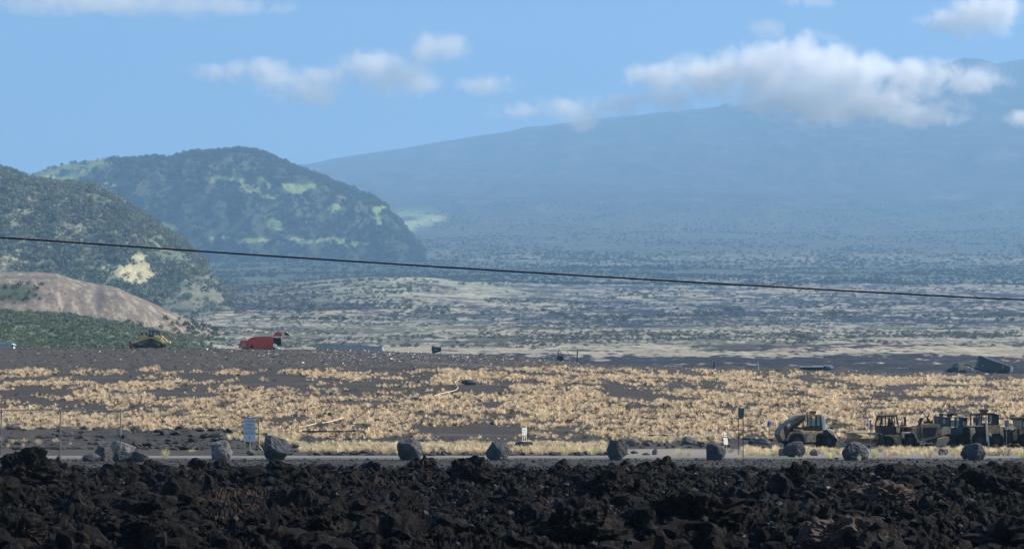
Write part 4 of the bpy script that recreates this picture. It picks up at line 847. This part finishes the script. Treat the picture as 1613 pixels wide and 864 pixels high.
# long grey semi trailer behind the crest
Yt = 505; f = Frame(551, base_v(551, Yt), Yt); T = empty('semi_trailer', f.loc(), 'long grey ribbed semi trailer half hidden behind the crest', 'trailer')
vb_t = f.v0
f.part('side_wall', 'trailer', T, [([(499, vb_t - 7), (499, 542), (600, 546), (600, vb_t - 7)], -1.25, 1.25)])
f.part('top_rail', 'trailerdark', T, [([(498.6, 541.2), (600.4, 545.2), (600.4, 546), (498.6, 542.1)], -1.3, 1.3)])
for u in [499, 506, 512, 515, 523, 532, 541, 550.5, 560, 569, 578, 586, 588.5, 596]: f.part('rib', 'trailerdark', T, [], [(u - .25, u + .25, 542.4 + (u - 499) * .04, vb_t - 7, -1.29, -1.25)], bev=0)
f.part('rear_door', 'greywhite', T, [([(600.2, 545.6), (603.2, 546), (603.4, vb_t - 7), (600.2, vb_t - 7)], -1.25, 1.25)])
f.part('top_tarp', 'greywhite', T, [], [(528, 549, 542.6, 543.4, -1.2, 1.2)], bev=.01)
for u in (580, 590):
    for y0 in (-1.2, .7): f.wheelpart(T, u, vb_t - 3.4, 3.4, y0, y0 + .4, lugs=0)
f.part('landing_leg', 'darksteel', T, [], [(515, 516, vb_t - 7, vb_t, -.9, -.7), (515, 516, vb_t - 7, vb_t, .7, .9)])

# teal skip body
Yt = 470; f = Frame(688, base_v(688, Yt), Yt); T = empty('tank_wagon', f.loc(), 'small teal tank wagon standing on the crest right of the long grey trailer', 'tank wagon')
MB().tube(f.P(683, 548, 0), f.P(695, 549, 0), 2.4 / f.s, seg=18).build('tank', M['teal'], T)
f.part('lid', 'aqua', T, [([(684, 545.2), (695, 545.4), (695.6, 547), (684.4, 546.8)], -.6, .6)]); f.part('front_box', 'darkgreen', T, [([(680.5, 545), (683, 544.6), (685.5, 549), (684.5, 555), (680, 552)], -.9, .9)])
f.part('frame', 'darksteel', T, [([(681, 552), (695, 550.6), (695, 553), (684, 556), (680.6, 555.6)], -.7, .7)]); 
for u in (684, 693):
    for y0 in (-.9, .6): f.wheelpart(T, u, f.v0 - 2.2, 2.2, y0, y0 + .3, lugs=0)

# dump trailer truck on the right crest
Yt = 592; f = Frame(1540, base_v(1540, Yt) , Yt); T = empty('dump_truck', f.loc(), 'dark green dump truck with its long trailer bed tipped up on the right crest', 'dump truck')
vb_ = f.v0
cb = f.part('cab', 'darkgreen', T, [([(1489, vb_ - 3), (1490, 581.8), (1494, 579.4), (1499.6, 578.6), (1502.4, 572.8), (1508, 571.2), (1508.6, vb_ - 3)], -1.15, 1.15)])
f.part('window', 'glass', cb, [([(1502, 578), (1503.8, 574), (1507.6, 573.4), (1507.6, 578)], -1.19, -1.155)], bev=0)
f.part('roof_visor', 'cloth', cb, [([(1507, 570.8), (1511, 571.4), (1510.6, 573.6), (1507, 573)], -1.1, 1.1)])
f.part('sleeper', 'khaki', T, [([(1509, 571.8), (1515.8, 571.6), (1516.6, 574), (1516.4, vb_ - 3), (1509, vb_ - 3)], -1.2, 1.2)]); f.part('exhaust_stack', 'greywhite', T, [], [(1508.4, 1509.4, 573, 586, -1.3, -1.2)])
f.part('ram', 'darksteel', T, [([(1519, 573), (1520.5, 572.4), (1538, 579.4), (1541, 582.4), (1537, 581.4)], -.5, .5)])
f.part('ram_plate', 'white', T, [([(1528.6, 580), (1531.5, 578), (1533, 579.6), (1531, 582.4)], -.8, -.5)], [], [((1529.8, 581, -.7), (1532.4, 587, -.7), .12), ((1532.2, 581, -.7), (1537, 587.4, -.7), .12)])
bd = f.part('tipping_bed', 'darkgreen', T, [([(1537.6, 580.4), (1541.8, 559.8), (1579, 571.4), (1583.2, 573), (1589.4, 576.6), (1588.4, 588), (1583, 587.6), (1552, 583)], -1.2, 1.2)])
f.part('bed_rail', 'greywhite', bd, [([(1543, 559.7), (1553, 562.4), (1579, 571), (1581.6, 573), (1589.6, 576), (1589.4, 577), (1580, 573.6), (1552, 564.4)], -1.24, -1.0)], bev=.01)
f.part('tailgate', 'greywhite', bd, [([(1589.8, 576.4), (1593.4, 577.4), (1594, 582), (1592.8, 586.4), (1589, 586.2)], -1.15, 1.15)], bev=.08)
f.part('bed_stripe', 'khaki', bd, [([(1544.2, 574.4), (1547.6, 575.6), (1547.4, 576.8), (1544, 575.6)], -1.24, -1.205), ([(1577.4, 577), (1579.4, 574.6), (1578.4, 580)], -1.24, -1.205)], bev=0)
f.part('underframe', 'darksteel', T, [([(1490, vb_ - 3.4), (1586, vb_ - 3.4), (1586, vb_ - 2.2), (1490, vb_ - 2.2)], -.5, .5), ([(1543, 578), (1566, 586), (1560, 587.4), (1540, 582)], -.8, .8)])
for u in (1495, 1511, 1517, 1574, 1581):
    for y0 in (-1.2, .75): f.wheelpart(T, u, vb_ - 3, 3, y0, y0 + .4, lugs=0)

# low white flatbed truck on the crest
Yt = 500; f = Frame(1286, base_v(1286, Yt), Yt); T = empty('flatbed_truck', f.loc(), 'low white flatbed truck nearly hidden behind the crest, left of the dump truck', 'truck')
vb_ = f.v0
cb = f.part('cab', 'darkgreen', T, [([(1294, vb_ - 2), (1295, 577.6), (1299, 575.8), (1306, 575.4), (1311, 577.6), (1312, vb_ - 2)], -1.05, 1.05)])
f.part('roof', 'white', cb, [([(1298, 575.6), (1300, 574.6), (1309, 575), (1312.4, 579.6), (1307.4, 580), (1305, 577.2)], -1.08, 1.08)], bev=.02); f.part('window', 'glass', cb, [([(1299.5, 579.4), (1300.4, 577), (1304.6, 577.4), (1305.6, 579.4)], -1.11, -1.08)], bev=0)
f.part('deck', 'white', T, [], [(1259, 1296, 576.4, 578.2, -1.1, 1.1), (1280, 1296, 575.4, 577, -1.0, 1.0)]); f.part('underframe', 'darksteel', T, [], [(1260, 1296, 578.2, vb_ - 1.5, -.5, .5)])
for u in (1266, 1273, 1306):
    for y0 in (-1.05, .7): f.wheelpart(T, u, vb_ - 2.6, 2.6, y0, y0 + .35, lugs=0)

# aqua roofed container at left edge of the crest
Yt = 452; f = Frame(0, base_v(0, Yt), Yt); T = empty('roofed_container', f.loc(), 'container with a bright aqua roof sheet at the left end of the crest', 'container')
f.part('box', 'trailer', T, [], [(-40, 22, 543, f.v0, -1.2, 1.2)]); f.part('roof_sheet', 'aqua', T, [([(-41, 540), (5, 540.4), (20, 540.6), (24.6, 543.2), (22, 543.6), (18.6, 542.2), (-41, 542)], -1.35, 1.35)], bev=.01)
f.part('corner_post', 'darksteel', T, [], [(21, 22.6, 543.4, f.v0, -1.24, -1.1)])

# litter screen frame
Yt = 431; f = Frame(895, base_v(895, Yt), Yt); T = empty('litter_screen', f.loc(), 'leaning frame of thin poles with a white top rope on the crest', 'frame')
m = MB(); m.tube(f.P(878, 567.5, 0), f.P(880, 551, 0), .07); m.tube(f.P(890.5, 571, -1), f.P(880.5, 549, .4), .06); m.tube(f.P(909, 570, 0), f.P(909.6, 552, 0), .12); m.tube(f.P(898, 562, .5), f.P(893.5, 552.5, .5), .05); m.tube(f.P(905, 570, .5), f.P(902.5, 566, .5), .05); m.build('poles', M['darksteel'], T)
f.part('lower_board', 'pinkrust', T, [([(877, 568.5), (878, 560), (886, 560), (888, 568)], -.1, .1)]).data.materials[0] = M['darksteel']
m = MB()
for (a, b) in [(878, 880.5), (883, 887.5), (889, 895), (897, 903), (905, 908.4)]: m.box(f.x(a), f.x(b), -.15, .15, f.z(548.8), f.z(547.8), .03)
m.tube(f.P(880, 547.9, 0), f.P(909.4, 548.7, 0), .02); m.build('rope_with_flags', M['white'], T)

# marker posts on the crest
Yt = 431; f = Frame(1123, base_v(1123, Yt), Yt); T = empty('marker_post', f.loc(), 'short dark marker post with a pale stripe on the crest skyline', 'post')
f.part('post', 'darksteel', T, [], [(1122.4, 1125.4, 569.6, f.v0 + .3, -.15, .15)]); f.part('stripe', 'greywhite', T, [], [(1121.9, 1123.2, 568.4, f.v0 - 1, -.2, -.16)])
f = Frame(1194.5, base_v(1194, 431), 431); o = MB().tube((f.x(1193.4), 0, f.z(570)), (f.x(1195.4), 0, -.1), .06).build('stake', M['greywhite']); o.location = f.loc(); tag(o, 'thin leaning white stake on the crest right of the marker post', 'stake')

# ------------------------------- fence / gate
Yf = 146
f = Frame(95, 727, Yf); T = empty('chain_link_fence', f.loc(), 'tall galvanised pipe fence with fine wire mesh at the left edge', 'fence')
for (u, vt, vb, r) in [(-90, 645, 727, .045), (2, 645, 727, .045), (95, 644, 728, .045)]: f.part('post', 'galv', T, [], [], [((u, vb, 0), (u, vt, 0), r)])
f.part('end_post', 'galv', T, [], [], [((190, 726, 0), (190, 643, 0), .05)])
f.part('top_rail', 'galv', T, [], [], [((-90, 645.5, 0), (190, 646, 0), .035)]); f.part('lower_rail', 'galv', T, [], [], [((96, 684, 0), (189, 685.4, 0), .035)])
f.part('latch_box', 'darksteel', T, [], [(191, 196, 684.6, 690.5, -.06, .1)])
m = MB()
def wire(p, q):
    t = m.bm; a = Vector(p); b = Vector(q); w = Vector((0, .0025, .0025)); vs = [t.verts.new(a - w), t.verts.new(a + w), t.verts.new(b + w), t.verts.new(b - w)]; t.faces.new(vs)
x0, x1, z0, z1 = f.x(-90), f.x(190), f.z(724), f.z(646); st = .16; k = x0 - (z1 - z0)
while k < x1:
    a0 = max(k, x0); b0 = min(k + (z1 - z0), x1)
    if b0 > a0:
        wire((a0, 0, z0 + a0 - k), (b0, 0, z0 + b0 - k)); wire((a0, .004, z1 - (a0 - k)), (b0, .004, z1 - (b0 - k)))
    k += st
m.build('wire_mesh', M['galv'], T)

# ------------------------------- signs
def text(s, size, parent, loc, mat='ink'):
    c = bpy.data.curves.new('lettering', 'FONT'); c.body = s; c.size = size; c.align_x = 'CENTER'; c.align_y = 'CENTER'; c.extrude = .002
    tmp = bpy.data.objects.new('tmp', c); C.objects.link(tmp); me = bpy.data.meshes.new_from_object(tmp); bpy.data.objects.remove(tmp); me.materials.clear(); me.materials.append(M[mat])
    o = bpy.data.objects.new('lettering', me); C.objects.link(o); o.parent = parent; o.location = loc; o.rotation_euler = (R(90), 0, 0); return o
Ys_ = 164; f = Frame(394, base_v(394, Ys_), Ys_); T = empty('landfill_sign', f.loc(), 'pale blue grey sign board of dark blue lettering on a yellow timber frame', 'sign')
vb_ = f.v0
bd = f.part('board', 'bluegrey', T, [], [(383.6, 402.6, 658, 695, -.06, -.02)], bev=.005)
f.part('board_edge', 'darksteel', bd, [], [(383, 403.4, 656.8, 658, -.08, .0)], bev=0); f.part('board_seam', 'ink', bd, [], [(384.2, 402, 677.6, 678.1, -.066, -.061)], bev=0)
for s_, v_, sz in [('LANDFILL', 663, .26), ('USERS', 668.6, .24), ('OPEN 7', 674.2, .25), ('SUNDAYS', 682, .24), ('5', 689, .36)]: text(s_, sz, bd, (f.x(393.1), -.068, f.z(v_)))
for u in (383.2, 392.6, 406.4): f.part('post', 'wood', T, [], [(u, u + 1.9, 657.6 if u != 392.6 else 690, vb_, .0, .1)], bev=.005)
f.part('brace', 'wood', T, [], [], [((384, 700, .05), (374.5, vb_ - .5, .05), .045), ((384.4, 700, .05), (392, 708, .05), .04), ((407, 701, .05), (413.4, 708.5, .05), .045), ((403, 657.6, .05), (410, 655, .05), .04)])
f.part('foot', 'wood', T, [], [(373, 392, vb_ - 1, vb_, -.1, .2), (402, 416, vb_ - 1, vb_, -.1, .2)])

Ys_ = 176; f = Frame(825, 703, Ys_); f.v0 = base_v(825, Ys_); T = empty('small_white_sign', f.loc(), 'small white sign on thin legs above a dark base', 'sign', rz=R(38))
bd = f.part('board', 'white', T, [([(820.2, 674), (830.4, 672.6), (830.8, 679), (830, 685.2), (821.4, 685), (820.8, 680)], -.06, -.02)], bev=.005)
text('NO', .2, bd, (f.x(825.4), -.068, f.z(676.5)), 'bluegrey'); text('DUMPING', .1, bd, (f.x(825.6), -.068, f.z(680.6)), 'bluegrey')
for u in (821.6, 825, 829): f.part('leg', 'cream', T, [], [(u, u + .8, 685, 695, -.05, .0)], bev=0)
f.part('cross_rail', 'cream', T, [], [(821.6, 829.8, 693.6, 694.6, -.06, .0)], bev=0)
f.part('base', 'darksteel', T, [([(814, f.v0), (813.6, 700), (816, 697), (820, 694.6), (833, 694.8), (838, 698.5), (838.4, f.v0)], -.5, .5)])

Ys_ = 176; f = Frame(1141, base_v(1141, Ys_), Ys_); T = empty('low_white_sign', f.loc(), 'low white sign in stacked plates behind the blunt black boulder', 'sign', rz=R(38))
f.part('lower_plate', 'white', T, [([(1138, 688.4), (1147.2, 689.6), (1148.4, 700), (1139, 699.6)], -.05, -.02)], bev=.005)
f.part('upper_plate', 'white', T, [([(1138, 679.4), (1144, 680.6), (1144.6, 683.8), (1138.6, 683.8)], -.05, -.02), ([(1138.6, 685.2), (1145, 685.4), (1145.6, 687.4), (1138.8, 687)], -.05, -.02)], bev=.004)
for u in (1139.6, 1145.2): f.part('post', 'wood', T, [], [(u, u + 1, 681, f.v0, -.015, .05)], bev=0)

Ys_ = 152; f = Frame(1167, 716, Ys_); f.v0 = base_v(1167, Ys_); T = empty('two_post_sign', f.loc(), 'tall narrow dark sign panel held between two thin steel posts', 'sign')
f.part('panel', 'darksteel', T, [([(1162.6, 642), (1172.6, 642), (1171.4, 659), (1164, 659)], -.03, -.01)], bev=0).data.materials[0] = paint('sign_back', (.10, .11, .12))
for u in (1163.4, 1170.6): f.part('post', 'darksteel', T, [], [(u - .5, u + .5, 642, f.v0, -.005, .05)], bev=0)
Ys_ = 190; f = Frame(1211.5, base_v(1211, Ys_), Ys_); T = empty('diamond_sign', f.loc(), 'small blue and white sign on a thin post left of the wheel loader', 'sign')
bd = f.part('panel', 'bluegrey', T, [([(1207.8, 666), (1211, 660.4), (1215.4, 665), (1214, 672), (1208.6, 672)], -.03, -.01)], bev=0); f.part('symbol', 'ink', bd, [], [(1209.6, 1212, 664, 670, -.04, -.031), (1212.4, 1213.8, 666, 667.5, -.04, -.031)], bev=0)
f.part('post', 'darksteel', T, [], [(1211, 1212, 664, f.v0, .0, .05)], bev=0)
Ys_ = 165; f = Frame(1371, base_v(1371, Ys_), Ys_); T = empty('edge_on_sign', f.loc(), 'narrow grey sign seen almost edge on in front of the dozer blade', 'sign')
f.part('panel', 'bluegrey', T, [], [(1368.2, 1370.2, 661, 672.5, -.1, .1)], bev=0); f.part('panel_back', 'darksteel', T, [], [(1370.4, 1372, 661, 673, -.1, .1)], bev=0); f.part('post', 'galv', T, [], [(1370.6, 1371.6, 673, f.v0, -.03, .03)], bev=0)
Ys_ = 165; f = Frame(1585.5, base_v(1585, Ys_), Ys_); T = empty('back_facing_sign', f.loc(), 'plain grey sign back on a thin post in front of the cream hood', 'sign')
f.part('panel', 'bluegrey', T, [([(1582.2, 662.5), (1583.4, 661), (1587.8, 661), (1589, 662.5), (1589, 670), (1587.8, 671.6), (1583.4, 671.6), (1582.2, 670)], -.03, -.01)], bev=0).data.materials[0] = paint('grey_sign_back', (.16, .18, .20))
f.part('post', 'galv', T, [], [(1585.1, 1586, 668, f.v0, .0, .05)], bev=0)

def curve_obj(name, c, mat):
    tmp = bpy.data.objects.new('tmp', c); C.objects.link(tmp); me = bpy.data.meshes.new_from_object(tmp); bpy.data.objects.remove(tmp); me.materials.clear()
    return link(name, me, M[mat])
# pipes lying in the grass
def hose(pts, Yv, r, lab, mat='tan'):
    c = bpy.data.curves.new('pipe', 'CURVE'); c.dimensions = '3D'; c.bevel_depth = r; c.bevel_resolution = 2; sp = c.splines.new('NURBS'); sp.points.add(len(pts) - 1); sp.use_endpoint_u = True; sp.order_u = 3
    for k, (u, v) in enumerate(pts):
        # walk out to the hillside depth seen at this row
        yy_ = np.linspace(196, 428, 900); vv_ = rowv(terrain(np.full(900, float(u)), yy_), yy_); i = int(np.argmin(np.abs(vv_ - v))); y = yy_[i]; sp.points[k].co = (px(u, y), y, g0(u, y) + .35, 1)
    me = curve_obj('pipe', c, mat); tag(me, lab, 'pipe')
hose([(684, 627), (692, 624), (702, 622), (715, 619), (721, 616), (722, 612), (717, 608), (717, 604), (723, 601)], 0, .055, 'pale pipe winding in an S through the hillside grass')
hose([(455, 677), (470, 677.5), (482, 676), (490, 674), (498, 671.5)], 0, .05, 'pale pipe lying along the foot of the hillside, left piece')
hose([(507, 671), (520, 669), (530, 666), (541, 662)], 0, .05, 'pale pipe rising to the right through sparse grass')

hose([(476, 685), (500, 684.6), (530, 685), (560, 684.4)], 0, .07, 'long black pipe lying at the edge of the slope behind the verge grass', 'black')
hose([(1016, 691), (1045, 691.6), (1078, 691)], 0, .07, 'black pipe lying just above the row of stones', 'black')
yy_ = np.linspace(300, 428, 900); i_ = int(np.argmin(np.abs(rowv(terrain(np.full(900, 738.), yy_), yy_) - 606)))
boulder(738, 597, 606, 24, float(yy_[i_]), 'dark rock alone in the upper grass beside the winding pale pipe', 81, 'stones behind the road')
# overhead cable
c = bpy.data.curves.new('overhead_cable', 'CURVE'); c.dimensions = '3D'; c.bevel_depth = .021; c.bevel_resolution = 2; sp = c.splines.new('POLY'); cu = np.linspace(-500, 2200, 40); sp.points.add(39)
for k, u in enumerate(cu):
    v = np.interp(u, [0, 1613], [373.5, 472.5]) + 12.0 * (1 - ((u - 806) / 806) ** 2) * .35
    p = at(u, v, 55); sp.points[k].co = (*p, 1)
o = curve_obj('overhead_cable', c, 'cable'); tag(o, 'black overhead cable crossing the whole view, sloping down to the right', 'cable')

# ---------------------------------------------------------------- clouds (volumes with real size)
def cloud(Yc, blobs, dens, lab, seed, namp=1.8, nscale=1.0):
    """blobs: (u, v, ru, rv) outlines at depth Yc; depth radius like the width"""
    blobs = [(b[0], b[1], b[2] * 1.28, b[3] * 1.35) for b in blobs]; k = Yc / F; c0 = np.array([at(b[0], b[1], Yc)[:] for b in blobs]); cen = c0.mean(0)
    bm = bmesh.new(); sp = ico(2)[0]
    B = []
    for (u, v, ru, rv), p in zip(blobs, c0):
        r = np.array([ru * k, max(rv * k * 1.3, ru * k * .3), rv * k]); q = p - cen; B.append((q, r))
        for d in sp: bm.verts.new((q + d * r * 1.12)[:])
    bmesh.ops.convex_hull(bm, input=bm.verts)
    for q in [q for q in bm.verts if not q.link_faces]: bm.verts.remove(q)
    me = bpy.data.meshes.new('cloud'); bm.to_mesh(me); bm.free()
    m = bpy.data.materials.new('cloud_volume'); m.use_nodes = True; nt = m.node_tree; nt.nodes.clear(); Lk = nt.links.new
    out = N(nt, 'ShaderNodeOutputMaterial'); vol = N(nt, 'ShaderNodeVolumePrincipled'); vol.inputs['Color'].default_value = (1, 1, 1, 1); vol.inputs['Anisotropy'].default_value = .25
    tc = N(nt, 'ShaderNodeTexCoord'); P = tc.outputs['Object']
    wn = N(nt, 'ShaderNodeTexNoise', Scale=1.0 / (k * 42 * nscale), Detail=7.0, Roughness=.72, Distortion=.3); Lk(P, wn.inputs['Vector'])
    field = None
    for q, r in B:
        a = N(nt, 'ShaderNodeVectorMath', operation='SUBTRACT'); Lk(P, a.inputs[0]); a.inputs[1].default_value = q
        d = N(nt, 'ShaderNodeVectorMath', operation='DIVIDE'); Lk(a.outputs[0], d.inputs[0]); d.inputs[1].default_value = r
        l = N(nt, 'ShaderNodeVectorMath', operation='LENGTH'); Lk(d.outputs[0], l.inputs[0])
        s = N(nt, 'ShaderNodeMath', operation='SUBTRACT'); s.inputs[0].default_value = 1.0; Lk(l.outputs['Value'], s.inputs[1])
        if field is None: field = s.outputs[0]
        else:
            mx = N(nt, 'ShaderNodeMath', operation='SMOOTH_MAX'); mx.inputs[2].default_value = .4; Lk(field, mx.inputs[0]); Lk(s.outputs[0], mx.inputs[1]); field = mx.outputs[0]
    ns = N(nt, 'ShaderNodeMath', operation='MULTIPLY_ADD'); Lk(wn.outputs['Fac'], ns.inputs[0]); ns.inputs[1].default_value = namp * 2; ns.inputs[2].default_value = -namp
    ad = N(nt, 'ShaderNodeMath', operation='ADD'); Lk(field, ad.inputs[0]); Lk(ns.outputs[0], ad.inputs[1])
    mr = N(nt, 'ShaderNodeMapRange', interpolation_type='SMOOTHSTEP'); mr.inputs['From Min'].default_value = .0; mr.inputs['From Max'].default_value = 1.1; mr.inputs['To Min'].default_value = 0; mr.inputs['To Max'].default_value = dens / (k * 40)
    Lk(ad.outputs[0], mr.inputs['Value'])
    fe = N(nt, 'ShaderNodeMapRange'); fe.inputs['From Min'].default_value = -.12; fe.inputs['From Max'].default_value = .15; Lk(field, fe.inputs['Value'])
    mm = N(nt, 'ShaderNodeMath', operation='MULTIPLY'); Lk(mr.outputs['Result'], mm.inputs[0]); Lk(fe.outputs['Result'], mm.inputs[1])
    Lk(mm.outputs[0], vol.inputs['Density']); Lk(vol.outputs[0], out.inputs['Volume'])
    o = link('cloud', me, m, loc=cen); tag(o, lab, 'cloud', 'clouds', 'stuff'); return o
cloud(4700, [(1050, 122, 62, 24), (1120, 118, 70, 28), (1200, 108, 80, 36), (1275, 98, 70, 38), (1330, 118, 85, 36), (1345, 160, 130, 34), (1245, 148, 95, 32), (1440, 178, 80, 20), (1450, 116, 90, 22), (1530, 122, 62, 20)], 2.3, 'large white cloud bank lying across the mountain shoulder', 1)
cloud(4700, [(815, 175, 42, 12), (890, 168, 45, 18), (920, 182, 32, 20), (965, 166, 45, 16), (1050, 160, 60, 16)], 1.3, 'thin wisp of cloud resting on the mountain ridge', 2)
cloud(4700, [(1612, 186, 32, 13), (1680, 184, 60, 20)], 2.4, 'small cloud at the right edge against the mountain', 3)
YC = 4900
cloud(YC, [(350, 113, 62, 14), (410, 112, 55, 18), (440, 125, 50, 20), (480, 145, 52, 22), (510, 120, 50, 18), (580, 105, 50, 24), (625, 122, 55, 26), (660, 135, 40, 16), (690, 76, 52, 22)], 1.4, 'ragged cloud streak left of centre in the open sky', 4)
cloud(YC, [(765, 133, 45, 15)], 1.5, 'faint small cloud just right of the ragged streak', 5)
cloud(YC, [(150, 2, 200, 18), (310, 8, 130, 18)], .9, 'soft cloud edge along the top left of the sky', 6)
cloud(YC, [(1500, 32, 52, 18), (1545, 22, 58, 32)], 2.0, 'compact white cloud in the top right of the sky', 7)
cloud(YC, [(1265, 0, 45, 13), (1208, 44, 30, 13)], 1.0, 'faint torn cloud shreds above the mountain cloud bank', 8)

# ---------------------------------------------------------------- haze
bm = bmesh.new(); x0, x1, y0, y1, z0, z1 = -9500, 9500, -400, 16100, -8, 2700
bmesh.ops.create_cube(bm, size=1, matrix=Matrix.Translation(((x0 + x1) / 2, (y0 + y1) / 2, (z0 + z1) / 2)) @ Matrix.Diagonal((x1 - x0, y1 - y0, z1 - z0, 1)))
me = bpy.data.meshes.new('haze'); bm.to_mesh(me); bm.free()
m = bpy.data.materials.new('haze'); m.use_nodes = True; nt = m.node_tree; nt.nodes.clear()
out = N(nt, 'ShaderNodeOutputMaterial'); vol = N(nt, 'ShaderNodeVolumePrincipled'); nt.links.new(vol.outputs[0], out.inputs['Volume'])
HAZE_D = 9.8e-5
vol.inputs['Color'].default_value = (.355, .62, .93, 1); vol.inputs['Density'].default_value = HAZE_D; vol.inputs['Anisotropy'].default_value = .1
tag(link('haze', me, m), kind='stuff')

# ---------------------------------------------------------------- sky, sun, camera
SUN = Vector((.77, .13, .61)).normalized(); el = math.asin(SUN.z); az = math.atan2(SUN.x, SUN.y)
w = bpy.data.worlds.new('World'); S.world = w; w.use_nodes = True; nt = w.node_tree; bg = nt.nodes['Background']
sky = N(nt, 'ShaderNodeTexSky', sky_type='NISHITA', sun_disc=False, sun_elevation=el, sun_rotation=az, altitude=1500, air_density=1.0, dust_density=.0, ozone_density=5.0)
nt.links.new(sky.outputs[0], bg.inputs['Color']); bg.inputs['Strength'].default_value = .070
sl = bpy.data.lights.new('sun', 'SUN'); sl.energy = 5.0; sl.angle = R(.5); sl.color = (1, .92, .80)
so = bpy.data.objects.new('sun', sl); C.objects.link(so); so.rotation_euler = SUN.to_track_quat('Z', 'Y').to_euler()
cam = bpy.data.cameras.new('camera'); cam.sensor_width = 36; cam.lens = 36 * F / 1613; cam.shift_y = (HV - 432) / 1613; cam.clip_start = .5; cam.clip_end = 80000
co = bpy.data.objects.new('camera', cam); C.objects.link(co); co.location = (0, 0, CZ); co.rotation_euler = (R(90), 0, 0); S.camera = co
S.view_settings.view_transform = 'Standard'; S.view_settings.look = 'None'; S.view_settings.exposure = .92; S.view_settings.gamma = 1
S.render.engine = 'CYCLES'; cy = S.cycles
cy.volume_bounces = 14; cy.max_bounces = 14; cy.diffuse_bounces = 3; cy.transmission_bounces = 4; cy.transparent_max_bounces = 8
cy.volume_step_rate = 1.0; cy.volume_max_steps = 64; cy.use_denoising = True; cy.caustics_reflective = False; cy.caustics_refractive = False
cy.use_adaptive_sampling = True; cy.adaptive_threshold = .01; cy.sample_clamp_indirect = 6
